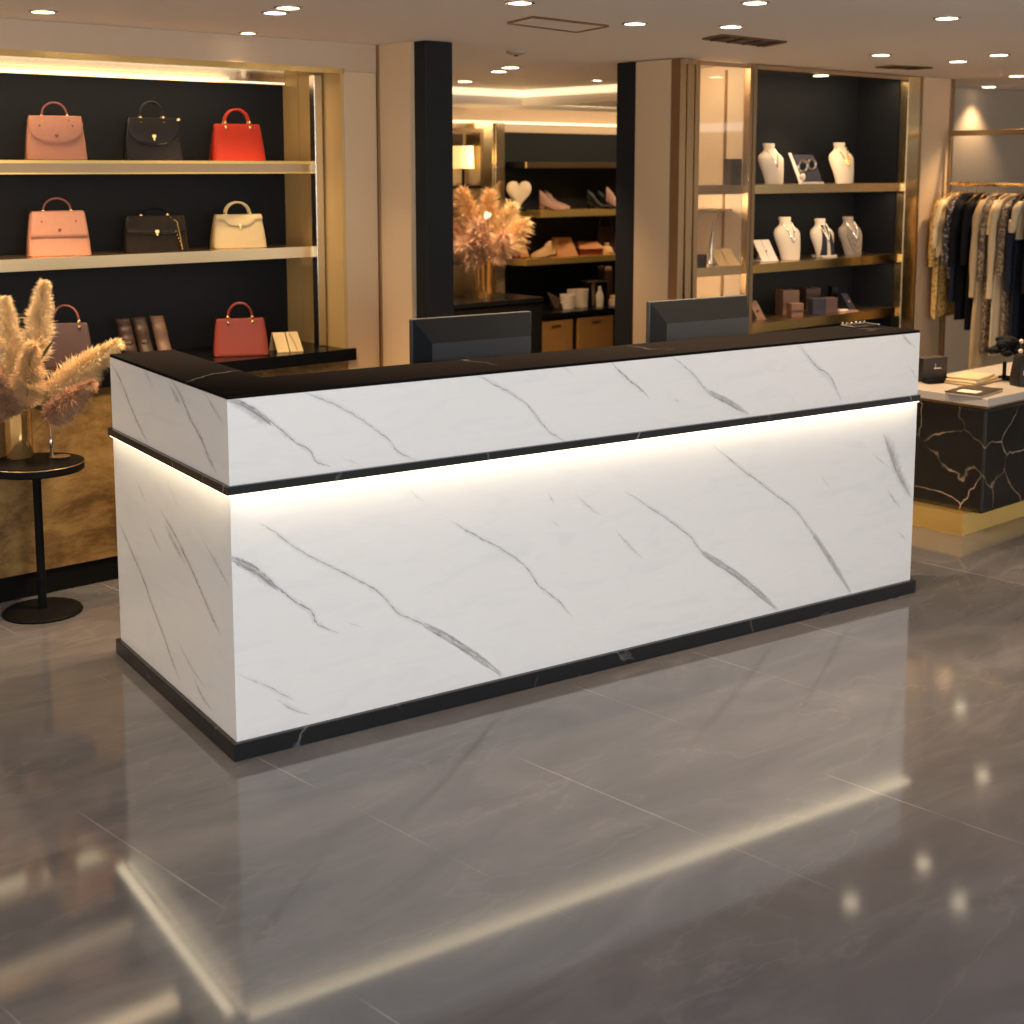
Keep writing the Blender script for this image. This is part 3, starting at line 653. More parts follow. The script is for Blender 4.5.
# bud vase with hooked metal tray
gp = atz(52, 458, zt)
gr = thing('bud_vase', 'slim clear glass stem holder with silver tray on the round table beside the vase', 'bud vase', (gp.x, gp.y, zt))
mb = MB(); mb.lathe([(.001, 0), (.020, 0), (.020, .005), (.008, .012), (.006, .05), (.009, .06), (.006, .075), (.016, .10), (.018, .20), (.0155, .205)], n=20); mb.build('stem_holder', 'glass', gr)
mb = MB(); mb.lathe([(.0065, .012), (.0065, .05), (.0095, .06), (.0065, .075)], n=16); mb.build('metal_stem', 'silver', gr)
mb = MB(); mb.lathe([(.001, 0), (.035, 0), (.038, .008), (.034, .007), (.001, .003)], (.035, 0, 0), 24); mb.build('tray', 'silver', gr)

def plume(name, label, base, tip, fat, m, seed, n=2600, start=.35, droop=.03, group='pampas plumes in the amber vase', hl=.045, wdt=.0011):
    rng = random.Random(seed); base = Vector(base); tip = Vector(tip)
    r = thing(name, label, 'pampas plume', base, 0, group)
    L = (tip-base); up = Vector((0, 0, 1)); side = L.cross(Vector((0, 1, 0))).normalized()
    def C(t): p = L*t; p.z += droop*math.sin(math.pi*t); return p
    mb = MB(); mb.tube([C(k/12) for k in range(13)], [.0022*(1-.7*k/12) for k in range(13)], 6); mb.build('stem', 'stem', r)
    mb = MB()
    for k in range(n):
        t = start+(1-start)*(rng.random()**.9); s = (t-start)/(1-start)
        p = C(t); ax = (C(min(1, t+.02))-C(t-.02)).normalized()
        rad = fat*(math.sin(math.pi*min(1, s**.75*.93+.07))**.8)*(1-.45*s)
        a = rng.uniform(0, 2*math.pi); q1 = ax.orthogonal().normalized(); q2 = ax.cross(q1)
        out = q1*math.cos(a)+q2*math.sin(a)
        clump = .75+.25*math.sin(a*3+t*40)
        rr = rad*math.sqrt(rng.random())*clump
        start_p = p+out*rr*.8-ax*rr*.2
        dr = (out*rng.uniform(.5, 1.2)+ax*rng.uniform(.5, 1.2)+Vector((0, 0, -.25))*rng.random()+Vector((rng.uniform(-.3, .3), rng.uniform(-.3, .3), rng.uniform(-.3, .3)))).normalized()
        ln = hl*rng.uniform(.5, 1.15)*(1-.45*s)*(1.15-.5*rng.random()); wv = dr.cross(Vector((rng.uniform(-1, 1), rng.uniform(-1, 1), rng.uniform(-1, 1)))).normalized()*wdt*rng.uniform(.8, 1.6)
        mid = start_p+dr*ln*.5+Vector((0, 0, .002)); end = start_p+dr*ln-Vector((0, 0, ln*.12))
        mb.add([start_p-wv*.6, start_p+wv*.6, mid+wv, mid-wv, end], [(0, 1, 2, 3), (3, 2, 4)])
    mb.build('plume_fluff', m, r, smooth=0)
    return r
# tips seen in the place: pixel direction at a chosen depth offset from the vase
def at_depth(px, py, y):
    d = ray(px, py); return Vector((0, 0, H))+d*(y/d.y)
vb = vpos+Vector((0, 0, .06))
PL = [((44, 284), .00, .042, 'pampas_lt', 'tall upright pampas plume in the middle of the amber vase', 'up'),
      ((118, 344), -.06, .058, 'pampas_lt', 'pampas plume leaning far right over the table edge towards the counter', 'r'),
      ((5, 300), .02, .045, 'pampas_lt', 'upright pampas plume left of the tallest one', 'l'),
      ((32, 345), -.16, .055, 'pampas', 'short fluffy pampas plume leaning forward over the vase rim', 'f'),
      ((-30, 335), -.06, .058, 'pampas', 'pampas plume leaning left out past the edge of the picture', 'll'),
      ((92, 385), -.14, .040, 'pampas_dk', 'low pinkish pampas plume drooping right above the olive leaves', 'lr'),
      ((-6, 375), -.16, .052, 'pampas_dk', 'low pinkish pampas plume drooping left over the vase', 'lf')]
for k, (px, dy, fat, m_, lab, key) in enumerate(PL):
    off = Vector((.02*math.cos(k*2.4), .02*math.sin(k*2.4), 0))
    tip = at_depth(px[0], px[1], vpos.y+dy)
    plume('pampas_stalk', lab, vb+off, tip, fat*1.45, m_, 40+k, n=12000, hl=.06, wdt=.0009, start=.38 if key != 'up' else .5, droop=.035 if key in ('r', 'll') else .01)
def leaf(label, base, tip, wd, m_, group='leaves in the amber vase'):
    base = Vector(base); tip = Vector(tip)
    r = thing('leaf_spray', label, 'leaf', base, 0, group); L = tip-base; side = L.cross(Vector((.3, -1, .3))).normalized(); mb = MB(); rows = []
    for j in range(13):
        t = j/12; p = L*t+Vector((0, 0, .03*math.sin(math.pi*t))); ww = wd*(math.sin(math.pi*max(.05, (t-.35)/.65))**.8 if t > .38 else .07)
        nn = side.cross(L).normalized()
        rows.append([p-side*ww, p+nn*ww*.25, p+side*ww])
    mb.loft(rows, cap=False, closed=False); mb.build('blade', m_, r, solid=.001)
leaf('dark green leaf drooping right of the amber vase rim', vpos+Vector((.01, -.01, .17)), at_depth(62, 414, vpos.y-.05), .016, 'leaf')
leaf('pale olive leaf curling right of the amber vase rim', vpos+Vector((.01, 0, .17)), at_depth(64, 400, vpos.y-.02), .018, 'leaf_lt')
leaf('dark green leaf left of the amber vase rim', vpos+Vector((-.01, -.01, .17)), at_depth(-6, 408, vpos.y-.04), .016, 'leaf')
leaf('dark thin leaf standing among the upright plumes', vpos+Vector((0, -.02, .17)), at_depth(55, 338, vpos.y-.16), .006, 'leaf')
# dark seed heads around the vase mouth
for k in range(5):
    a = k*1.26; p = vpos+Vector((.025*math.cos(a), .025*math.sin(a), .19))
    r = thing('seed_head', 'dark dried seed head at the mouth of the amber vase', 'dried flower', p, 0, 'dark seed heads in the amber vase')
    mb = MB(); mb.tube([(0, 0, -.03), (0, 0, .04)], .002, 6); mb.build('stem', 'stem', r)
    mb = MB(); rng = random.Random(k)
    for q in range(26):
        dd = Vector((rng.uniform(-1, 1), rng.uniform(-1, 1), rng.uniform(-.4, 1))).normalized(); mb.tube([(0, 0, .03), Vector((0, 0, .03))+dd*.032], [.004, .0015], 5)
    mb.build('seeds', 'brown' if k % 2 else 'taupe', r)

# ================================================================ JEWELLERY CASE
gu0, gu1, gu2 = bl(675, 200, RV)[0], bl(697, 200, RV)[0], bl(746, 200, RV)[0]
gu0 = 3.568; gu3 = bl(753, 200, RV)[0]; VBK = -.06
rz_ = lambda y, px=825: bl(px, y, RV)[1]
jc = bthing('jewellery_case', 'tall brass framed jewellery case with black back and glass end bay', 'display case', 0, 0, 0)
mb = MB()
ns = 5
for k in range(ns):
    a = gu0+(gu1-gu0)*k/ns; b_ = gu0+(gu1-gu0)*(k+1)/ns-.004
    mb.box(a, b_, RV-(.012 if k % 2 == 0 else 0), RV+.05, 0, HC-.005)
mb.build('corner_post', 'brass_dark', jc, smooth=0)
mb = MB(); mb.box(3.565, 3.5745, RV+.055, -.11, 0, HC-.006); mb.build('side_glass', 'beige_gloss', jc, smooth=0)
mb = MB(); mb.box(gu2, gu2+.026, RV-.012, RV+.03, 0, HC-.005); mb.box(gu2+.032, gu3, RV-.012, RV+.03, 0, HC-.005); mb.build('post', 'brass_dark', jc, smooth=0)
mb = MB(); mb.box(pu0, pu1-.001, RV-.012, RV+.05, 0, HC-.005); mb.build('end_post', 'brass', jc, smooth=0, bevel=.004)
mb = MB(); mb.box(gu3, pu0, VBK, -.005, 0, HC-.006); mb.build('back_panel', 'black_wall', jc, smooth=0)
mb = MB(); mb.box(pu0-.012, pu0, RV+.05, VBK, 0, HC-.008); mb.build('end_panel', 'black_wall', jc, smooth=0)
mb = MB(); mb.box(gu3, pu0, RV+.0, VBK, HC-.022, HC-.007); mb.box(gu0, pu0, RV-.010, RV+.0, HC-.03, HC-.006); mb.build('header', 'bronze_mirror', jc, smooth=0)
mb = MB(); mb.box(gu1, gu2, VBK, -.005, 0, HC-.006); mb.build('end_bay_back', 'beige', jc, smooth=0)
mb = MB(); mb.box(gu2-.002, gu2+.010, RV+.031, VBK, 0, HC-.006); mb.build('bay_partition', 'bay_lining', jc, smooth=0)
mb = MB(); mb.box(gu2-.010, gu2-.0025, -.27, -.255, .2, HC-.03); mb.build('bay_mullion', 'brass_dark', jc, smooth=0)
mb = MB(); mb.box(gu1+.002, gu2-.002, RV+.004, RV+.010, .2, HC-.03); mb.build('bay_glass', 'glass', jc, smooth=0)
J1, J2, J3 = (rz_(189.5), rz_(183)), (rz_(268.5), rz_(261)), (rz_(327), rz_(319))
J1 = (rz_(192.5), rz_(184)); J2 = (rz_(268), rz_(259.5)); J3 = (rz_(325), rz_(316))
for k, (a, b_) in enumerate((J1, J2, J3)):
    mb = MB(); mb.box(gu3, pu0-.013, RV+.022, VBK-.001, a, b_); mb.build('shelf', 'brass_dark', jc, smooth=0)
    mb = MB(); mb.box(gu3+.001, pu0-.001, RV+.008, RV+.0219, a, b_); mb.build('shelf_edge', 'brass_bright' if k else 'brass', jc, smooth=0)
    mb = MB(); mb.box(gu1+.002, gu2-.002, RV+.02, VBK-.001, a, b_); mb.build('bay_shelf', 'brass_dark' if k == 0 else 'brass', jc, smooth=0)
mb = MB(); zz = rz_(211, 720); mb.box(gu1+.002, gu2-.002, RV+.10, VBK-.001, zz-.006, zz+.006); mb.build('bay_shelf', 'brass_dark', jc, smooth=0)
def fill_light(name, u0, u1, v0, z0, e, parent=None, sy=.14, tilt=0.):
    l_ = bpy.data.lights.new(name, 'AREA'); l_.shape = 'RECTANGLE'; l_.size = abs(u1-u0); l_.size_y = sy; l_.energy = e; l_.color = (1, .74, .45)
    lo = bpy.data.objects.new(name, l_); COL.objects.link(lo); lo.location = B((u0+u1)/2, v0, z0); lo.rotation_euler = (tilt, 0, BETA); return lo
fill_light('fill_light', gu3+.05, pu0-.05, -.36, HC-.03, 7, tilt=R(12))  # unseen lamps added under header and shelves to brighten the case
for zt_, zz_, e_ in ((HC-.04, 1.7, 2.6), (J1[0]-.015, 1.3, 4.5), (J2[0]-.015, .9, 2.2)):
    area('bay_fill', B(gu1+.05, -.22, zt_), B(gu2, -.26, zz_), .05, .20, e_, (1, .78, .52))  # unseen lamps added to brighten the lining of the glass bay
fill_light('fill_light', gu3+.05, pu0-.05, -.37, J1[0]-.01, 3, tilt=R(10)); fill_light('fill_light', gu3+.05, pu0-.05, -.37, J2[0]-.01, 2.2, tilt=R(10))
fill_light('far_shelf_fill', 5.2, 7.6, FV-.75, HC-.13, 26, tilt=R(35))  # unseen lamp added to make the far shelf edges shine
fill_light('shelf_fill', -2.4, 1.5, .22, fz0-.02, 12, tilt=R(8)); fill_light('shelf_fill', -2.4, 1.5, .21, S1[0]-.008, 3.2, tilt=R(5)); fill_light('shelf_fill', -2.4, 1.5, .21, S2[0]-.008, 5, tilt=R(5))  # unseen lamps added to brighten the handbags in the niche

def bust(label, px, z, v, hgt, m_, kind='plain', rz=-R(14)):
    u = bl(px, 200, v)[0]; r = bthing('necklace_bust', label, 'jewellery bust', u, v, z, rz+R(4))
    s = hgt/.24; mb = MB(); rows = []
    prof = [(0, .066, .036, -.030), (.02, .068, .038, -.028), (.07, .078, .046, -.016), (.12, .090, .050, 0), (.148, .094, .047, .006), (.170, .084, .040, .012), (.186, .058, .035, .017), (.198, .041, .032, .020), (.215, .036, .030, .023), (.232, .041, .033, .026), (.24, .039, .031, .027)]
    for z_, a, b_, yo in prof:
        rows.append([(s*a*math.cos(t), s*(yo+b_*math.sin(t)*(1 if math.sin(t) < 0 else .6)), s*z_) for t in [2*math.pi*k/28 for k in range(28)]])
    mb.loft(rows); mb.build('bust_form', m_, r)
    def yf(x, z_):
        for (z0, a0, b0, y0), (z1, a1, b1, y1) in zip(prof, prof[1:]):
            if z0 <= z_ <= z1:
                t = (z_-z0)/(z1-z0+1e-9); a = a0+(a1-a0)*t; b_ = b0+(b1-b0)*t; y = y0+(y1-y0)*t
                return y-b_*math.sqrt(max(0, 1-(x/a)**2))
        return 0
    mb = MB(); P = [(x, .205-.095*(1-(abs(x)/.034)**1.4 if abs(x) < .034 else 0)) for x in [-.034+.068*k/24 for k in range(25)]]
    rad = .0022 if kind == 'plain' else .005
    mb.tube([(s*x, s*(yf(x*.98, z_)-.002), s*z_) for x, z_ in P], rad*s, 6)
    if kind != 'plain':
        for k in range(0, 25, 2): x, z_ = P[k]; mb.ball((s*x, s*(yf(x*.98, z_)-.005), s*z_), .0065*s, n=8)
    mb.ball((0, s*(yf(0, .105)-.004), s*.105), .007*s, n=8, sc=(.8, .5, 1.3)); nk = mb.build('necklace', 'silver' if kind != 'gold' else 'brass_bright', r)
    if kind == 'scarf':
        mb = MB()
        for sg in (-1, 1):
            rows = []
            for j in range(10):
                t = j/9; z_ = .20-.185*t; x0 = sg*(.008+.010*t); x1 = sg*(.026+.036*t)
                xs = [x0+(x1-x0)*q/4 for q in range(5)]; rows.append([(s*x, s*(yf(x*.93, z_)-.004), s*z_) for x in xs])
            mb.loft(rows, cap=False, closed=False)
        mb.build('scarf', 'navy', r, solid=.004)
        mb = MB(); mb.box(-.062*s, .062*s, -.075*s, .02*s, 0, .014*s); mb.build('stand', 'white_card', r, bevel=.002)
    if kind == 'drape':
        mb = MB()
        for q in range(4):
            P = [(x, .19-.02*q-(.05+.02*q)*(1-(abs(x)/(.045+.005*q))**2)) for x in [(-.045-.005*q)+(.09+.01*q)*k/16 for k in range(17)]]
            mb.tube([(s*x, s*(yf(x*.95, z_)-.003), s*z_) for x, z_ in P], .0055*s, 6)
        mb.build('draped_chain', 'bust_gray', r)
    return r
VJ = -.26
k_ = F_PX
bh = lambda px, y0, y1: (y1-y0)/F_PX*B(bl(px, 200, VJ)[0], VJ).y
bust('ivory bust with fine necklace, leftmost on the top jewellery shelf', 770, J1[1], VJ, bh(770, 143, 183), 'bust')
bust('ivory bust with fine gold necklace, rightmost on the top jewellery shelf', 840, J1[1], VJ, bh(840, 146, 186), 'bust', 'gold')
bust('ivory bust with long dark pendant necklace on the middle jewellery shelf', 788, J2[1], VJ, bh(788, 218, 260), 'bust', 'bead')
bust('ivory bust with navy scarf halves, middle of the three on the middle shelf', 823, J2[1], VJ, bh(823, 220, 258), 'bust', 'scarf')
bust('grey brown bust draped with thick chains, rightmost on the middle shelf', 851, J2[1], VJ, bh(851, 219, 257), 'bust_gray', 'drape')
# framed jewellery board between the top busts
u = bl(806, 180, VJ)[0]
r = bthing('jewellery_board', 'slanted black board with two bright silver pieces between the top shelf busts', 'jewellery display', u, VJ, J1[1], -R(14))
mb = MB(); mb.hexa([(-.075, -.04, 0), (.10, -.04, 0), (.10, -.032, 0), (-.075, -.032, 0), (-.105, .03, .175), (.075, .03, .175), (.075, .038, .175), (-.105, .038, .175)]); mb.build('board', 'navy', r)
mb = MB(); mb.hexa([(-.085, -.047, 0), (-.055, -.047, 0), (-.055, -.04, 0), (-.085, -.04, 0), (-.118, .024, .185), (-.10, .024, .185), (-.10, .031, .185), (-.118, .031, .185)]); mb.box(-.075, .10, -.045, -.033, 0, .012); mb.build('frame_edge', 'white_card', r)
for x, z_, rr in ((-.035, .105, .034), (.035, .115, .030)):
    mb = MB(); y = -.04+.07*z_/.175; mb.tube([(x+rr*math.cos(a), y-.008, z_+rr*math.sin(a)) for a in [2*math.pi*k/20 for k in range(21)]], .011, 8); mb.build('bracelet', 'silver', r)
mb = MB(); mb.ball((-.055, -.035, .04), .022, n=12, sc=(1, .4, 1.1)); mb.build('brooch', 'white_card', r)
mb = MB(); mb.box(-.03, .03, .0, .06, 0, .008); mb.hexa([(-.02, .05, 0), (.02, .05, 0), (.02, .06, 0), (-.02, .06, 0), (-.02, .03, .14), (.02, .03, .14), (.02, .036, .14), (-.02, .036, .14)]); mb.build('easel', 'black', r)
# open white earring card, middle shelf
def card(label, px, v, z, hgt, wd, m1, m2, name='display_card', n=2, rz=-R(14), cat='display card'):
    u = bl(px, 200, v)[0]; r = bthing(name, label, cat, u, v, z, rz)
    for k in range(n):
        x = (k-(n-1)/2)*wd*1.04
        mb = MB(); mb.hexa([(x-wd/2+.02, -.04, 0), (x+wd/2+.02, -.04, 0), (x+wd/2+.02, -.034, 0), (x-wd/2+.02, -.034, 0), (x-wd/2-.015, .01, hgt), (x+wd/2-.015, .01, hgt), (x+wd/2-.015, .016, hgt), (x-wd/2-.015, .016, hgt)]); mb.build('card', m1, r, bevel=.001)
    mb = MB(); mb.box(-n*wd/2, n*wd/2+.02, -.045, .03, 0, .006); mb.build('base', m1, r, bevel=.001)
    mb = MB(); mb.ball((.0, -.024, hgt*.5), .008, n=8, sc=(1, .5, 1)); mb.build('stud', m2, r)
    mb = MB(); mb.hexa([(-.01, .045, 0), (.02, .045, 0), (.02, .05, 0), (-.01, .05, 0), (-.02, .018, hgt*.8), (.01, .018, hgt*.8), (.01, .022, hgt*.8), (-.02, .022, hgt*.8)]); mb.build('prop', m1, r)
card('pair of white earring cards at the left end of the middle jewellery shelf', 765, VJ, J2[1], .125, .058, 'white_card', 'silver', 'earring_card')
# glass bay objects
VG = -.352
def gbox(label, px, v, z, w_, h_, d_, m_, cat='box', name='gift_box', lid=None, rz=0, detail=None, group=None):
    u = bl(px, 200, v)[0]; r = bthing(name, label, cat, u, v, z, rz, group)
    mb = MB(); mb.box(-w_/2, w_/2, -d_/2, d_/2, 0, h_*(.72 if lid else 1)); mb.build('box_body', m_, r, bevel=.003)
    if lid: mb = MB(); mb.box(-w_/2-.003, w_/2+.003, -d_/2-.003, d_/2+.003, h_*.72, h_); mb.build('lid', lid, r, bevel=.003)
    if detail == 'drop':
        mb = MB(); mb.lathe([(.001, 0), (.018, .006), (.020, .02), (.008, .04), (.001, .055)], (0, -d_/2-.004, h_*.35), 12); mb.build('emblem', 'taupe', r)
    if detail == 'band':
        mb = MB(); mb.box(-w_/2-.005, w_/2+.005, -d_/2-.006, -d_/2-.001, h_*.42, h_*.52); mb.build('ribbon', 'brown', r)
    return r
gbox('dark brown box with drop emblem on the upper glass bay shelf', 733.5, VG, J1[1], .11, .145, .06, 'darkbrown', detail='drop', rz=-R(6))
card('kraft envelopes leaning on the lower glass bay shelf', 724, VG, J2[1], .095, .072, 'env', 'env', 'kraft_envelope', 2, cat='envelope')
gbox('small black box at the left of the kraft envelopes', 702.5, VG+.01, J2[1], .05, .07, .04, 'black')
gbox('dark brown box at the foot of the glass bay behind the monitor', 733, VG, J3[1], .11, .145, .06, 'darkbrown', rz=-R(6), lid='brown')
# slender curved horn on mid glass shelf
u = bl(716, 200, VG)[0]
r = bthing('curved_ornament', 'slender curved silver ornament on the glass bay mid shelf', 'ornament', u, VG+.02, J2[1], 0)
mb = MB(); mb.tube([(-.01, 0, .01), (-.012, 0, .10), (.0, 0, .20), (.025, 0, .27), (.055, 0, .32)], [.014, .012, .009, .006, .003], 10); mb.build('horn', 'steel', r)
mb = MB(); mb.lathe([(.025, 0), (.025, .010), (.012, .014)], (-.01, 0, 0), 16); mb.build('base', 'brass_dark', r)
# bottom shelf boxes
V3 = -.25
def b3(px): return J3[1]
ps = [(790, 'brown_lt', .115, .150, .09, 'tall light brown box at the left of the lowest jewellery shelf', None, VJ+.06), (798, 'brown_lt', .085, .085, .06, 'short light brown box with ribbon in front of the tall brown box', 'band', VJ-.07),
      (812, 'brown', .10, .150, .09, 'tall dark box with brown lid in the middle of the lowest jewellery shelf', None, VJ+.06), (820, 'navy', .095, .10, .06, 'short charcoal box in front of the dark box with brown lid', None, VJ-.07),
      (832, 'taupe', .085, .095, .07, 'taupe box on the lowest jewellery shelf beside the charcoal box', None, VJ-.06), (836, 'black', .05, .14, .05, 'slim black bottle box behind the taupe box', None, VJ+.10)]
for px, m_, w_, h_, d_, lab, det, vv in ps:
    gbox(lab, px, vv, J3[1], w_, h_, d_, m_, lid=('brown' if px == 812 else None), detail=det, rz=-R(20))
card('dark triangular stand with rose card at the right of the lowest jewellery shelf', 850, VJ, J3[1], .10, .05, 'navy', 'lilac', 'earring_stand', 1, cat='jewellery display')
u = bl(851, 200, VJ-.1)[0]; r = bthing('rose_card', 'flat rose coloured card lying in front of the dark triangular stand', 'card', u, VJ-.09, J3[1], -R(15))
mb = MB(); mb.box(-.08, .08, -.03, .03, 0, .006); mb.build('card_sheet', 'lilac', r, bevel=.001); mb = MB(); mb.box(-.06, .0, -.02, .02, .006, .016); mb.build('folded_flap', 'white_card', r, bevel=.001)
u = bl(760, 200, VJ)[0]; card('brown booklet at the left end of the lowest jewellery shelf', 758, VJ, J3[1], .11, .06, 'brown_lt', 'brown', 'booklet', 1, cat='booklet')

# ================================================================ FAR ROOM
fs_ = bthing('far_shelving', 'black shoe shelving with brass shelf edges in the far room', 'shelving', 0, 0, 0)
uf0, uf1 = bl(503, 200, FV)[0], 9.0
mb = MB(); mb.box(uf0, uf1, FV+.02, FV+.049, 0, bl(503, 132, FV)[1]); mb.build('back_panel', 'black_wall', fs_, smooth=0)
FS = FV-.28
F1 = (bl(590, 216, FS)[1], bl(590, 210, FS)[1]); F2 = (bl(590, 262, FS)[1], bl(590, 256, FS)[1]); F0 = (bl(560, 168, FS)[1], bl(560, 162, FS)[1])
for k, (a, b_) in enumerate((F0, F1, F2)):
    x0 = uf0 if k != 1 else uf0+.15
    mb = MB(); mb.box(x0, uf1, FS+.012, FV+.019, a, b_); mb.build('shelf', 'matt_black' if k == 0 else 'brass_satin', fs_, smooth=0)
    mb = MB(); mb.box(x0, uf1, FS, FS+.0119, a, b_); mb.build('shelf_edge', 'brass_dark' if k == 0 else 'brass_satin', fs_, smooth=0)
# brass pilaster and mirror bay to the left
pa, pb_ = bl(470, 200, FV)[0], bl(500, 200, FV)[0]
r = bthing('brass_pilaster', 'wide brushed brass pilaster behind the far pampas vase', 'pilaster', 0, 0, 0)
mb = MB(); mb.box(pa, pb_-.12, FV-.06, FV+.045, 0, 2.10); mb.build('panel', 'brass', r, smooth=0); mb = MB(); mb.box(pb_-.11, pb_-.02, FV-.08, FV+.045, 0, 2.10); mb.build('edge_strip', 'bronze_mirror', r, smooth=0)
r = bthing('gold_display_bay', 'narrow gold lit display bay at the left edge of the doorway', 'shelving', 0, 0, 0)
ga = 3.3
mb = MB(); mb.box(ga, pa-.03, FV+.0, FV+.045, 0, 2.05); mb.build('back', 'brass', r, smooth=0)
for y in (186, 262):
    z_ = bl(460, y, FV-.2)[1]; mb = MB(); mb.box(ga, pa-.03, FV-.2, FV, z_-.02, z_); mb.build('shelf', 'matt_black', r, smooth=0)
mb = MB(); mb.box(pa-.06, pa-.03, FV-.2, FV, 0, 2.05); mb.box(ga, pa-.06, FV-.2, FV-.16, 2.02, 2.05); mb.build('frame', 'brass_dark', r, smooth=0)
mb = MB(); z1, z2 = bl(460, 152, FV-.05)[1], bl(460, 134, FV-.05)[1]; mb.box(pa-.28, pa-.10, FV-.04, FV-.001, z1, z2); mb.build('dark_panel', 'darkbrown', r, smooth=0)
z_ = bl(460, 186, FV-.2)[1]; u_ = bl(464, 180, FV-.12)[0]
r = bthing('shade_lamp', 'small lit gold shade lamp on the shelf of the gold bay', 'lamp', u_, FV-.11, z_)
mb = MB(); mb.lathe([(.05, 0), (.05, .01), (.012, .02), (.012, .15)], n=16); mb.build('lamp_base', 'black', r)
M['shade'] = emis('lamp_shade', (1, .62, .16), 1.1)
mb = MB(); mb.lathe([(.085, .13), (.08, .30)], n=24); mb.build('lamp_shade', 'shade', r)
l_ = bpy.data.lights.new('lamp_bulb', 'POINT'); l_.energy = 5; l_.color = (1, .72, .35); l_.shadow_soft_size = .05
lo = bpy.data.objects.new('lamp_bulb', l_); COL.objects.link(lo); lo.location = (.10, -.32, .22); lo.parent = r
# black block table + vase
bt = fl(492, 297, .80)
ZBK = .87
ub, vb_ = fl(496, 297, ZBK)
r = bthing('block_table', 'black block plinth table with the far pampas vase on it', 'plinth table', ub, vb_, 0)
w2 = (fl(535, 296, ZBK)[0]-ub)
mb = MB(); mb.box(-.8, .25, -.22, .25, ZBK-.03, ZBK); mb.build('tabletop', 'black', r, bevel=.002); mb = MB(); mb.box(-.79, .24, -.21, .24, 0, ZBK-.03); mb.build('body', 'matt_black', r)
vq = B(ub-.10, vb_, ZBK)
vr = thing('vase', 'tall gold glass vase on the black block table in the far room', 'vase', vq)
mb = MB(); mb.lathe([(.001, 0), (.075, 0), (.078, .01), (.07, .12), (.085, .29), (.08, .29), (.065, .12), (.06, .015), (.001, .015)], n=32); mb.build('vase_body', 'amber_glass', vr)
yq = vq.y
PL2 = [((462, 190), 0, 'tall pampas plume leaning left in the far vase', 'pampas'), ((490, 192), .05, 'upright central pampas plume in the far vase', 'pampas'), ((513, 205), 0, 'pampas plume leaning right in the far vase', 'pampas_lt'),
       ((526, 222), -.1, 'pampas plume leaning far right towards the shoe shelves', 'pampas'), ((450, 228), -.1, 'pampas plume leaning far left behind the black column', 'pampas_dk'), ((478, 222), -.3, 'short pinkish pampas plume leaning forward in the far vase', 'pampas_dk'), ((505, 235), -.3, 'short forward pampas plume on the right of the far vase', 'pampas_dk'),
       ((463, 243), -.25, 'low drooping pampas plume on the left of the far vase', 'pampas_dk')]
for k, (p, dy, lab, m_) in enumerate(PL2):
    plume('pampas_stalk', lab, vq+Vector((.02*math.cos(k), .02*math.sin(k), .12)), at_depth(p[0], p[1], yq+dy),   .10, m_, 80+k, n=1100, start=.38, group='pampas plumes in the far vase', hl=.13, wdt=.0020, droop=.03)
r = thing('white_rose', 'small white flower among the far pampas plumes', 'flower', at_depth(487, 216, yq-.35), 0); mb = MB()
for k in range(9): mb.ball((.020*math.cos(k*2.4)*(k/9), 0.0+.010*math.sin(k*2.4), .020*math.sin(k*2.4)*(k/9)), .014, n=8)
mb.build('petals', 'white_card', r); mb = MB(); mb.tube([(0, .005, -.01), (.02, .18, -.20), (.02, .3, -.30)], .004, 6); mb.build('stem', 'stem', r)
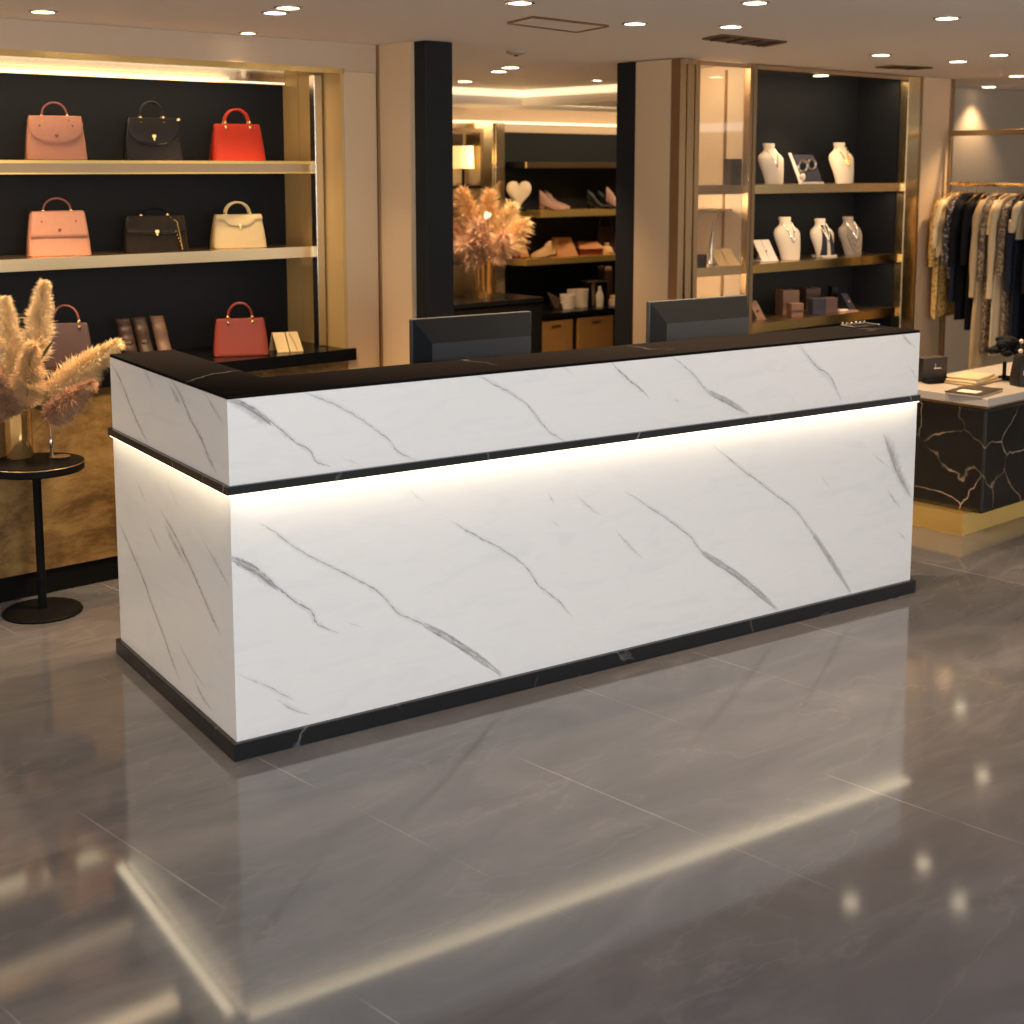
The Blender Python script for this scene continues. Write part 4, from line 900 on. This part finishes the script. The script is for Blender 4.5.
# heart dish
def on_shelf(px, v): return bl(px, 200, v)[0], v
u, v = on_shelf(519, FV-.16)
r = bthing('heart_ornament', 'ivory heart ornament standing at the left end of the upper far shelf', 'ornament', u, v, F1[1]-.0, -R(10))
mb = MB(); ol = []
for k in range(40):
    t = 2*math.pi*k/40; ol.append((.108*math.sin(t)**3*1.0, .150+.0072*(13*math.cos(t)-5*math.cos(2*t)-2*math.cos(3*t)-math.cos(4*t))))
mb.loft([[(x*s, y, .150+(z_-.150)*s) for x, z_ in ol] for y, s in ((-.02, .88), (-.012, 1), (.012, 1), (.02, .88))]); mb.build('heart', 'heart', r)
mb = MB(); mb.box(-.008, .008, -.006, .006, 0, .05); mb.box(-.05, .05, -.035, .035, 0, .008); mb.build('stand', 'black', r)
def shoe(label, px, v, z, m_, L_=.21, heel=.045, rz=R(60), group=None, dx=0, boot=0):
    u = bl(px, 200, v)[0]; r = bthing('shoe', label, 'shoe', u+dx, v, z, rz, group)
    mb = MB(); rows = []
    for j in range(13):
        t = j/12; x = L_*(t-.5); hz = heel*max(0, (.55-t)/.55)**1.2*1.0
        ww = .026+.016*math.sin(math.pi*min(1, t*1.05))**1+(.006 if t > .6 else 0); ww *= (1 if t < .9 else .65)
        top = .075*(1-t)**.8+.022 if t > .32 else .095+.05*(.32-t)+boot*(.32-t)/.32
        rows.append([(x, ww*math.cos(a), hz+.006+(top if math.sin(a) > 0 else .0)*abs(math.sin(a))) for a in [2*math.pi*k/16 for k in range(16)]])
    mb.loft(rows); mb.build('upper', m_, r)
    mb = MB(); rows = []
    for j in range(13):
        t = j/12; x = L_*(t-.5); hz = heel*max(0, (.55-t)/.55)**1.2; ww = .030+.014*math.sin(math.pi*min(1, t*1.05)); ww *= (1 if t < .9 else .65)
        rows.append([(x, -ww, hz), (x, ww, hz), (x, ww, hz+.007), (x, -ww, hz+.007)])
    mb.loft(rows); mb.build('sole', 'darkbrown', r)
    mb = MB(); mb.hexa([(-L_/2+.004, -.012, 0), (-L_/2+.028, -.012, 0), (-L_/2+.028, .012, 0), (-L_/2+.004, .012, 0), (-L_/2, -.022, heel*.92), (-L_/2+.05, -.022, heel*.78), (-L_/2+.05, .022, heel*.78), (-L_/2, .022, heel*.92)]); mb.build('heel', m_, r)
    return r
VS = FV-.14
shoe('dusty rose heeled shoe beside the heart ornament on the upper far shelf', 552, VS, F1[1], 'lilac', rz=-R(28), heel=.05, boot=.0)
shoe('second dusty rose shoe behind its twin on the upper far shelf', 557, VS+.08, F1[1], 'lilac', rz=-R(28), heel=.05, boot=.0)
shoe('black heeled shoe near the right end of the upper far shelf', 600, VS, F1[1], 'black', rz=-R(50), heel=.06, boot=.01)
shoe('second black shoe, further right on the upper far shelf', 610, VS+.03, F1[1], 'black', rz=-R(50), heel=.06, boot=.01)
shoe('rose shoe half hidden by the right black column on the upper far shelf', 619, VS-.08, F1[1], 'lilac', rz=-R(60), heel=.06, boot=.01)
shoe('pale tan flat shoe on the lower far shelf', 541, VS-.05, F2[1], 'tan_lt', rz=R(160), heel=.02, L_=.17)
shoe('second pale tan flat shoe, behind its twin on the lower far shelf', 548, VS+.07, F2[1], 'tan_lt', rz=R(160), heel=.02, L_=.17)
u, v = on_shelf(519, VS); r = bthing('clutch_bag', 'upright rust brown clutch bag at the left of the lower far shelf', 'clutch bag', u, v, F2[1], -R(20))
mb = MB(); mb.hexa([(-.06, -.03, 0), (.07, -.03, 0), (.07, .03, 0), (-.06, .03, 0), (-.09, .0, .19), (.02, .0, .21), (.02, .03, .21), (-.09, .03, .19)]); mb.build('body', 'rust', r, bevel=.01)
mb = MB(); mb.hexa([(.0, -.042, .01), (.075, -.042, .01), (.075, -.032, .01), (.0, -.032, .01), (-.03, -.008, .21), (.02, -.008, .21), (.02, .0, .21), (-.03, .0, .21)]); mb.build('flap', 'tan', r, bevel=.003)
u, v = on_shelf(566, VS); r = bthing('folded_clutch', 'tan leather clutch propped upright on the lower far shelf', 'clutch bag', u, v, F2[1], -R(20))
mb = MB(); mb.hexa([(-.09, -.04, 0), (.10, -.04, 0), (.10, .0, 0), (-.09, .0, 0), (-.11, .03, .15), (.06, .03, .15), (.06, .05, .15), (-.11, .05, .15)]); mb.build('body', 'tan', r, bevel=.008)
mb = MB(); mb.ball((-.01, -.02, .10), .01, n=8); mb.build('clasp', 'brass_bright', r)
u, v = on_shelf(589, VS); r = bthing('flap_purse', 'tan flap purse with dark underside lying on the lower far shelf', 'purse', u, v, F2[1], -R(20))
mb = MB(); mb.box(-.11, .11, -.06, .06, 0, .06); mb.build('body', 'rust', r, bevel=.012)
mb = MB(); mb.hexa([(-.12, -.075, .05), (.115, -.075, .05), (.105, .06, .06), (-.10, .06, .06), (-.11, -.06, .07), (.105, -.06, .07), (.095, .06, .11), (-.09, .06, .11)]); mb.build('flap', 'tan', r, bevel=.006)
u, v = on_shelf(610, VS); r = bthing('tote_bag', 'dark brown bag with long strap at the right of the lower far shelf', 'handbag', u, v+.05, F2[1], -R(20))
mb = MB(); mb.loft([rrect(.20, .08, 0), rrect(.19, .07, .1), rrect(.13, .03, .22)]); mb.build('body', 'darkbrown', r); mb = MB(); mb.tube([(-.06, 0, .20), (-.05, 0, .29), (0, 0, .32), (.05, 0, .29), (.06, 0, .20)], .006, 6); mb.build('handle', 'brown', r)
u, v = on_shelf(607, VS-.08); r = bthing('tan_pouch', 'small rounded pale tan pouch in front of the dark brown bag', 'pouch', u, v, F2[1]); mb = MB(); mb.lathe([(.001, 0), (.05, 0), (.058, .02), (.045, .055), (.018, .075), (.022, .095)], n=20); mb.build('body', 'tan_lt', r); mb = MB(); mb.lathe([(.019, .072), (.021, .078)], n=16); mb.build('tie', 'brown', r)
# far low cabinet with two drawers
VC = FV-.75; ZFC = bl(575, 311, VC)[1]
ua, ub2 = bl(536, 311, VC)[0], 7.9
fc = bthing('drawer_cabinet', 'black low cabinet with brown veneer fronts under the shoe shelves', 'cabinet', 0, 0, 0)
mb = MB(); mb.box(ua-.02, ub2, VC-.02, FV-.09, ZFC-.035, ZFC); mb.build('top', 'black', fc, smooth=0); mb = MB(); mb.box(ua, ub2, VC+.02, FV-.09, 0, ZFC-.035); mb.build('carcass', 'matt_black', fc, smooth=0)
for a, b_ in ((538, 572.5), (577.5, 613)):
    x0, x1 = bl(a, 320, VC)[0], bl(b_, 320, VC)[0]
    mb = MB(); mb.box(x0, x1, VC-.006, VC+.0195, .02, ZFC-.055); dr = mb.build('door', 'drawer', fc, bevel=.006)
    mb = MB(); xm = (x0+x1)/2; mb.box(xm-.045, xm+.045, VC-.014, VC-.0065, ZFC-.105, ZFC-.092); mb.build('handle', 'brown', dr, bevel=.002)
# objects on the far cabinet
zc = ZFC; VT = VC+.22
def cyl(label, name, cat, px, v, prof, m_, m2=None, group=None):
    u = bl(px, 200, v)[0]; r = bthing(name, label, cat, u, v, zc, 0, group); mb = MB(); mb.lathe(prof, n=20); mb.build('body', m_, r)
    if m2: h = prof[-1][1]; q = prof[-1][0]; mb = MB(); mb.lathe([(q*.9, h), (q*.9, h+.025), (q*.5, h+.03)], n=16); mb.build('cap', m2, r)
cyl('left of the three white ceramic cups on the far cabinet', 'ceramic_cup', 'cup', 568, VT-.04, [(.001, 0), (.05, 0), (.055, .06), (.06, .11), (.052, .11), (.045, .02), (.001, .02)], 'white_card')
cyl('middle of the three white ceramic cups on the far cabinet', 'ceramic_cup', 'cup', 575, VT+.06, [(.001, 0), (.05, 0), (.055, .06), (.06, .13), (.052, .13), (.045, .02), (.001, .02)], 'white_card')
cyl('right of the three white ceramic cups on the far cabinet', 'ceramic_cup', 'cup', 582, VT-.02, [(.001, 0), (.05, 0), (.05, .06), (.055, .14), (.048, .14), (.045, .02), (.001, .02)], 'white_card')
r = bthing('leather_case', 'dark rose leather case at the left of the white cups', 'case', bl(560, 200, VT)[0], VT, zc, -R(30)); mb = MB(); mb.hexa([(-.05, -.04, 0), (.07, -.04, 0), (.07, .04, 0), (-.05, .04, 0), (-.10, -.01, .13), (.0, -.01, .08), (.0, .03, .08), (-.10, .03, .13)]); mb.build('body', 'brown', r, bevel=.008); mb = MB(); mb.ball((.0, -.045, .04), .012, n=8); mb.build('snap', 'brass', r)
r = bthing('book_box', 'grey and black striped box right of the white cups', 'box', bl(594, 200, VT)[0], VT, zc, -R(10)); mb = MB(); mb.box(-.09, .10, -.05, .05, 0, .19); mb.build('box_body', 'black', r, bevel=.003)
mb = MB(); mb.box(-.05, -.02, -.054, -.0505, .004, .186); mb.box(-.092, .102, -.052, .052, .1905, .196); mb.build('pale_band', 'steel', r)
cyl('slim bronze bottle with cap, tallest at the right of the far cabinet', 'perfume_bottle', 'bottle', 609, VT+.02, [(.001, 0), (.035, 0), (.038, .18), (.032, .27)], 'brown', 'lilac')
cyl('slim black bottle beside the bronze bottle on the far cabinet', 'perfume_bottle', 'bottle', 602, VT+.10, [(.001, 0), (.035, 0), (.035, .22), (.03, .27)], 'black', 'brown')
cyl('small pale jar with lid at the right end of the far cabinet', 'cosmetic_jar', 'jar', 615.5, VT-.10, [(.001, 0), (.045, 0), (.045, .045), (.04, .05)], 'white_card', 'tan_lt')
cyl('small cream bottle in front of the black box on the far cabinet', 'cream_bottle', 'bottle', 600.5, VT-.11, [(.001, 0), (.028, 0), (.03, .09), (.015, .13)], 'white_card', 'white_card')

# ================================================================ GARMENT RACK AND CLOTHES
def al(px, py, u0):
    d = ray(px, py); t = (u0-(Vector((0, 0, H))-O).dot(U))/d.dot(U); p = Vector((0, 0, H))+d*t-O
    return p.dot(V), p.z
VR0 = -.46
ur0, zr = bl(949, 184, VR0); ztop = bl(949, 136, VR0)[1]; VR1 = VR0-1.5
gr_ = bthing('garment_rack', 'brass framed garment rack carrying the hanging clothes', 'garment rack', 0, 0, 0)
for q in (VR0, VR1):
    mb = MB(); mb.box(ur0-.012, ur0+.012, q-.012, q+.012, .02, ztop); mb.build('post', 'brass_dark', gr_, smooth=0, bevel=.003)
    mb = MB(); mb.box(ur0-.18, ur0+.18, q-.03, q+.03, 0, .02); mb.build('foot', 'brass_dark', gr_, smooth=0, bevel=.003)
mb = MB(); mb.box(ur0-.012, ur0+.012, VR1-.012, VR0+.012, ztop, ztop+.035); mb.build('top_bar', 'brass_dark', gr_, smooth=0, bevel=.003)
mb = MB(); mb.tube([(ur0, VR0+.02, zr), (ur0, VR1, zr)], .012, 14); mb.build('rail', 'brass_bright', gr_)

def garment(kind, label, px, zbot, m_, sh=.21, sleeve=.0, th=.019, flare=.0, fold=.007, nf=9, hang='wood', seed=1, collar=None, lean=0, hem=0):
    u = ur0; VR = al(px, 185, ur0)[0]; rng = random.Random(seed)
    zh = zr-.075
    h = bthing('coat_hanger', 'wooden hanger carrying the '+label.split(',')[0], 'hanger', u, VR, zr, lean+R(90)+R(5)*math.sin(seed*2.3), None)
    mb = MB(); mb.tube([(0, .012+.0, -.004), (0, .016, .006), (0, .008, .0165), (0, -.008, .0165), (0, -.017, .004), (0, -.014, -.012), (0, -.002, -.026), (0, 0, -.062)], .0024, 6); mb.build('hook', 'silver', h)
    mb = MB(); mb.tube([(0, -sh*.84, -.130), (0, -sh*.5, -.105), (0, -.03, -.075), (0, 0, -.060), (0, .03, -.075), (0, sh*.5, -.105), (0, sh*.84, -.130)], [.011, .013, .014, .013, .014, .013, .011], 10); mb.build('shoulder_bar', hang, h)
    g = bthing(kind, label, {'long_coat': 'coat', 'jacket': 'jacket', 'dress': 'dress', 'blouse': 'blouse'}[kind], u, VR, zr, lean+R(90)+R(5)*math.sin(seed*2.3), None)
    Hh = zr-zbot; mb = MB(); rows = []; ph = [rng.uniform(0, 6.28) for _ in range(3)]
    zs = [-.055, -.062, -.08, -.11, -.15, -.22, -.32]+[-.32-(Hh-.32)*(k/10) for k in range(1, 11)]
    ns = 40
    for z_ in zs:
        t = (-z_-.055)/(Hh-.055)
        if -z_ < .11: hw = .035+(sh-.035)*((-z_-.055)/.055)**.8
        else: hw = sh*(1-.10*math.sin(math.pi*min(1, t*1.6)))+flare*t
        tk = th*(.45+.55*min(1, (-z_-.04)/.2))
        row = []
        for k in range(ns):
            a = 2*math.pi*k/ns; f = fold*min(1, t*1.5)*(math.sin(nf*a+ph[0]+t*1.5)+.5*math.sin((nf*2+1)*a+ph[1]))
            c, s = math.cos(a), math.sin(a)
            row.append(((tk+f)*math.copysign(abs(c)**.7, c), (hw+f*.6)*math.copysign(abs(s)**.8, s), z_+(hem*math.sin(a*3+ph[2]) if t > .98 else 0)))
        rows.append(row)
    mb.loft(rows); mb.build('body', m_, g, smooth=1.3)
    if sleeve:
        for sg in (-1, 1):
            mb = MB(); P = [(0, sg*(sh-.035), -.115), (.0, sg*(sh+.015), -.16), (.004, sg*(sh+.035), -.26), (.01, sg*(sh+.035), -.11-sleeve*.6), (.014, sg*(sh+.03), -.11-sleeve)]
            P = catmull(P, 4); mb.tube(P, [.026+.010*math.sin(k*1.1+ph[1]) * .3-(.006*k/len(P)) for k in range(len(P))], 14); mb.build('sleeve', m_, g, smooth=1.3)
    if collar:
        mb = MB()
        for sg in (-1, 1):
            mb.hexa([(-th-.004, sg*.035, -.30), (-th-.004, sg*.02, -.30), (-th+.01, sg*.02, -.30), (-th+.01, sg*.035, -.30), (-.03, sg*.075, -.07), (-.03, sg*.02, -.06), (.02, sg*.02, -.06), (.02, sg*.075, -.07)])
        mb.build('collar', collar, g, bevel=.004)
    return g
zb = lambda px, y: al(px, y, ur0)[1]
garment('dress', 'gold lace dress, leftmost on the rail', 953, zb(944, 314), 'goldlace', sh=.19, sleeve=.42, flare=.02, fold=.012, seed=1, hem=.02)
garment('blouse', 'cream gold blouse, second from the left on the rail', 960, zb(955, 254), 'creamsilk', sh=.19, sleeve=.30, flare=.02, seed=2, hem=.015)
garment('dress', 'dark dotted dress, third from the left on the rail', 967, zb(965, 277), 'dotprint', sh=.19, sleeve=.40, seed=3)
garment('jacket', 'charcoal top hanging behind the dotted dress', 971, zb(965, 300), 'navy_cloth', sh=.19, flare=.02, seed=4)
garment('dress', 'plain black dress beside the dotted one', 977, zb(970, 318), 'black_cloth', sh=.18, sleeve=.4, seed=5)
garment('jacket', 'black jacket behind the camel coat', 984, zb(978, 328), 'black_cloth', sh=.18, sleeve=.4, seed=6)
garment('long_coat', 'camel long coat with black neighbour at its left', 998, zb(985, 382), 'coat', sh=.19, sleeve=.60, flare=.05, seed=7, collar='coat2')
garment('long_coat', 'brown tweed long coat between the two pale coats', 1004, zb(995, 352), 'coat3', sh=.17, sleeve=.5, seed=8)
garment('blouse', 'cream cardigan tucked beside the pale long coat', 1008, zb(1000, 250), 'creamsilk', sh=.17, sleeve=.2, seed=9)
garment('long_coat', 'pale wool long coat, second pale one from the left', 1017, zb(1003, 352), 'coat2', sh=.19, sleeve=.60, flare=.03, seed=10, collar='coat')
garment('dress', 'brown speckled long dress right of the pale coat', 1023, zb(1012, 345), 'coat3', sh=.18, sleeve=.45, seed=11)
garment('long_coat', 'dark navy coat towards the right edge of the picture', 1030, zb(1020, 352), 'navy_cloth', sh=.18, sleeve=.55, seed=12)
garment('blouse', 'pale blouse at the right edge in front of the navy coat', 1038, zb(1022, 238), 'coat2', sh=.20, sleeve=.18, seed=13)
garment('long_coat', 'black coat cut by the right edge of the picture', 1048, zb(1030, 352), 'black_cloth', sh=.19, sleeve=.55, seed=14)

# ================================================================ MARBLE TABLE
tc = bl  # shorthand
ZTT = .67; 
bu, bv = fl(988, 399, ZTT)
z_b = .105
pu_, pv_ = fl(962, 536, 0)
mt = bthing('marble_table', 'black marble display table with pale top and brass plinth at the right', 'display table', 0, 0, 0)
TD, TW = fl(882, 385.5, ZTT)[1]-bv, 1.6
mb = MB(); mb.box(bu+.012, bu+TW, bv+.012, bv+TD, z_b, ZTT-.055); mb.build('marble_body', 'table_marble', mt, smooth=0, bevel=.012)
mb = MB(); mb.box(bu+.02, bu+TW-.01, bv+.02, bv+TD-.01, ZTT-.055, ZTT-.040); mb.build('shadow_gap', 'brass_dark', mt, smooth=0)
mb = MB(); mb.box(bu, bu+TW+.01, bv, bv+TD+.01, ZTT-.040, ZTT); mb.build('tabletop', 'table_top', mt, smooth=0, bevel=.003)
mb = MB(); mb.box(pu_, bu+TW-.1, pv_, bv+TD-.1, 0, z_b-.001); mb.build('brass_plinth', 'brass_satin', mt, smooth=0)
def tt(px, py): return fl(px, py, ZTT)
u, v = tt(931, 381); r = bthing('document_box', 'dark brown upright box with silver mark on the marble table beside the counter', 'box', u, v, ZTT, -R(20))
mb = MB(); mb.box(-.075, .075, -.03, .05, 0, .125); mb.build('box_body', 'darkbrown', r, bevel=.003); mb = MB(); mb.box(-.01, .035, -.034, -.0305, .068, .073); mb.box(-.004, -.001, -.034, -.0305, .07, .095); mb.build('mark', 'silver', r)
mb = MB(); mb.box(-.085, .09, -.09, -.033, 0, .022); mb.build('base_tray', 'black', r, bevel=.003)
u, v = tt(955, 384); v += .12; r = bthing('watch_stand', 'small bronze arched stand beside the dark brown box on the marble table', 'stand', u, v, ZTT, -R(20))
mb = MB(); mb.tube([(-.03, 0, 0), (-.03, 0, .08), (-.015, 0, .11), (.015, 0, .11), (.03, 0, .08), (.03, 0, 0)], .009, 8); mb.build('arch', 'brown_lt', r); mb = MB(); mb.box(-.045, .045, -.02, .02, 0, .006); mb.build('base', 'brown', r)
u, v = tt(974, 393); r = bthing('magazine', 'glossy dark magazine lying on the front of the marble table', 'magazine', u, v, ZTT, R(8))
mb = MB(); mb.box(-.13, .13, -.09, .09, 0, .012); mb.build('pages', 'paper', r, bevel=.002); mb = MB(); mb.box(-.132, .132, -.092, .092, .012, .015); mb.build('cover', 'skinprint', r)
mb = MB(); mb.box(-.10, -.02, -.05, .05, .015, .0165); mb.build('cover_picture', 'white_card', r)
u, v = tt(1004, 386); v += .17
for k, (m_, w_, lab) in enumerate((('env', .30, 'tan folded shirt at the bottom of the pile on the marble table'), ('creamsilk', .27, 'cream folded shirt in the middle of the pile on the marble table'), ('coat2', .23, 'pale folded shirt on top of the pile on the marble table'))):
    r = bthing('folded_shirt', lab, 'folded shirt', u-.01*k, v, ZTT+.0135*k, R(5*k))
    mb = MB(); mb.box(-w_/2, w_/2, -.08, .08, 0, .013); mb.build('cloth', m_, r, bevel=.006); mb = MB(); mb.box(-.03, .03, -.0815, -.079, .003, .010); mb.build('fold', 'env', r, bevel=.001)
u, v = tt(1022, 387); u += .09; r = bthing('black_handbag', 'black handbag with cream tag at the right end of the marble table', 'handbag', u, v, ZTT, -R(24))
mb = MB(); mb.loft([rrect(.20, .10, 0), rrect(.21, .10, .03), rrect(.19, .07, .14), rrect(.17, .05, .16)]); mb.build('body', 'blackleather', r); mb = MB(); mb.tube([(-.05, 0, .155), (-.045, 0, .20), (0, 0, .22), (.045, 0, .20), (.05, 0, .155)], .007, 8); mb.build('handle', 'black', r)
mb = MB(); mb.box(-.09, -.02, -.055, -.050, .06, .085); mb.build('tag', 'tan_lt', r, bevel=.002)
u, v = tt(1004, 379); r = bthing('black_corsage', 'black fabric flower arrangement with pearl centres behind the folded shirts', 'decoration', u, v, ZTT, 0)
mb = MB(); mb.lathe([(.05, 0), (.05, .01), (.01, .02), (.01, .09)], n=16); mb.build('stand', 'black', r); mb = MB(); rng = random.Random(5)
for k in range(22):
    a = rng.uniform(0, 6.28); e = rng.uniform(-.3, 1.3); rr = .06; mb.ball((rr*math.cos(a)*math.cos(e)*1.3, rr*math.sin(a)*math.cos(e), .15+rr*math.sin(e)), .032, n=8, sc=(1, 1, .6))
mb.build('petals', 'black_cloth', r)
for p in ((-.01, -.09, .155), (.03, -.07, .20)): mb = MB(); mb.ball(p, .012, n=10); mb.build('pearl', 'heart', r)

# ================================================================ CEILING FITTINGS
dl = [(43, 11, 'first downlight above the handbag shelves, at the left edge'), (275, 12, 'left one of the paired downlights above the handbag shelves'), (288, 7, 'right one of the paired downlights above the handbag shelves'),
      (248, 32.5, 'dim small downlight between the paired lights and the fascia'), (520, 2, 'downlight cut by the top edge above the left monitor'), (635, 23, 'downlight above the right black doorway column'),
      (511, 67, 'right one of the paired downlights seen through the doorway'), (499, 71, 'left one of the paired downlights seen through the doorway'), (465, 81, 'downlight beside the left black column in the doorway'), (597, 80, 'small downlight beside the right black column in the doorway'),
      (755, 2, 'downlight at the top edge above the jewellery case'), (731, 26, 'round spotlight beside the grey ceiling grille'), (821, 75, 'bright spotlight just in front of the jewellery case header'), (881, 54.5, 'bright downlight above the beige pilaster'),
      (947, 17.5, 'downlight near the top right corner of the picture'), (958, 61, 'long bright downlight above the garment rack'), (999, 54.5, 'downlight above the right end of the garment rack'), (989, 86.5, 'spotlight in front of the wall behind the garment rack'), (1017, 75.5, 'bright spotlight at the right edge above the clothes')]
for k, (px, py, lab) in enumerate(dl):
    zc_ = HC-(.031 if px == 821 else 0); u, v = fl(px, py, zc_); dist = atz(px, py, zc_).y
    rr = .035+.0012*dist
    if px in (248, 597): rr = .030
    r = bthing('downlight', lab, 'downlight', u, v, zc_, 0, 'ceiling downlights')
    mb = MB(); n = 24; prof = [(rr+.012, 0), (rr+.012, -.004), (rr, -.005), (rr, -.001)]
    mb.lathe(prof, n=n); mb.build('trim_ring', 'steel', r)
    mb = MB(); mb.lathe([(rr*.96, -.0025), (rr*.96, -.006)], n=n); mb.build('lens', 'bulb', r)
    l_ = bpy.data.lights.new('bulb', 'SPOT'); l_.energy = {248: 30, 597: 120, 821: 25, 511: 200, 499: 200, 465: 100, 989: 30, 958: 60, 999: 50, 1017: 60, 947: 90}.get(px, 125); l_.color = (1, .70, .41); l_.spot_size = R(100); l_.spot_blend = .7; l_.shadow_soft_size = .035
    lo = bpy.data.objects.new('bulb', l_); COL.objects.link(lo); lo.location = (0, 0, -.03); lo.parent = r
# further rows of downlights over the counter and behind the visitor
for k, (x, y) in enumerate(((-2.7, 4.1), (-.3, 3.4), (1.0, 3.6), (2.4, 4.2), (-1.7, 1.3), (.4, 1.4), (1.9, 1.7), (3.3, 2.6))):
    r = thing('downlight', 'ceiling downlight over the open floor in front of the counter', 'downlight', (x, y, HC), 0, 'downlights over the open floor')
    mb = MB(); mb.lathe([(.05, 0), (.05, -.004), (.04, -.005), (.04, -.001)], n=24); mb.build('trim_ring', 'steel', r)
    mb = MB(); mb.lathe([(.038, -.0025), (.038, -.006)], n=24); mb.build('lens', 'bulb', r)
    l_ = bpy.data.lights.new('bulb', 'SPOT'); l_.energy = 55 if x < -1 else 13; l_.color = (1, .72, .44) if x < -1 else (1, .86, .72); l_.spot_size = R(110); l_.spot_blend = .8; l_.shadow_soft_size = .04
    lo = bpy.data.objects.new('bulb', l_); COL.objects.link(lo); lo.location = (0, 0, -.03); lo.parent = r
def cpanel(name, label, cat, pts, m_, slats=0):
    P = [atz(x, y, HC) for x, y in pts]; c = sum(P, Vector())/4; r = thing(name, label, cat, c)
    L = [(p-c) for p in P]; mb = MB(); mb.hexa([(p.x*1.0, p.y, -.004) for p in L]+[(p.x, p.y, 0) for p in L]); mb.build('panel', m_, r, smooth=0)
    mb = MB(); Q = L+[L[0]]
    for a, b_ in zip(Q, Q[1:]): mb.tube([(a.x, a.y, -.003), (b_.x, b_.y, -.003)], .006, 5)
    mb.build('frame', 'brass_dark', r)
    for s in range(slats):
        t = (s+.5)/slats; a = L[0].lerp(L[3], t); b_ = L[1].lerp(L[2], t); mb = MB(); mb.tube([(a.x, a.y, -.006), (b_.x, b_.y, -.006)], .006, 5); mb.build('slat', 'taupe', r)
cpanel('access_panel', 'pale rectangular access panel in the ceiling above the doorway', 'ceiling panel', [(508, 22), (533, 16), (608, 25), (577, 31)], 'ceiling')
cpanel('air_vent', 'grey slatted air vent in the ceiling left of the jewellery case', 'air vent', [(703, 38), (722, 34), (786, 41), (765, 45.5)], 'taupe', 4)
cpanel('air_vent', 'slim dark air vent in the ceiling in front of the beige pilaster', 'air vent', [(876, 66.5), (893, 65), (932, 67), (915, 68.5)], 'taupe', 2)
u, v = fl(516, 51, HC); r = bthing('smoke_detector', 'small round smoke detector in the ceiling above the doorway', 'smoke detector', u, v, HC); mb = MB(); mb.lathe([(.05, 0), (.05, -.01), (.03, -.02)], n=24); mb.build('housing', 'gray_beige', r); mb = MB(); mb.lathe([(.012, -.02), (.01, -.026)], n=12); mb.build('sensor', 'brown', r)
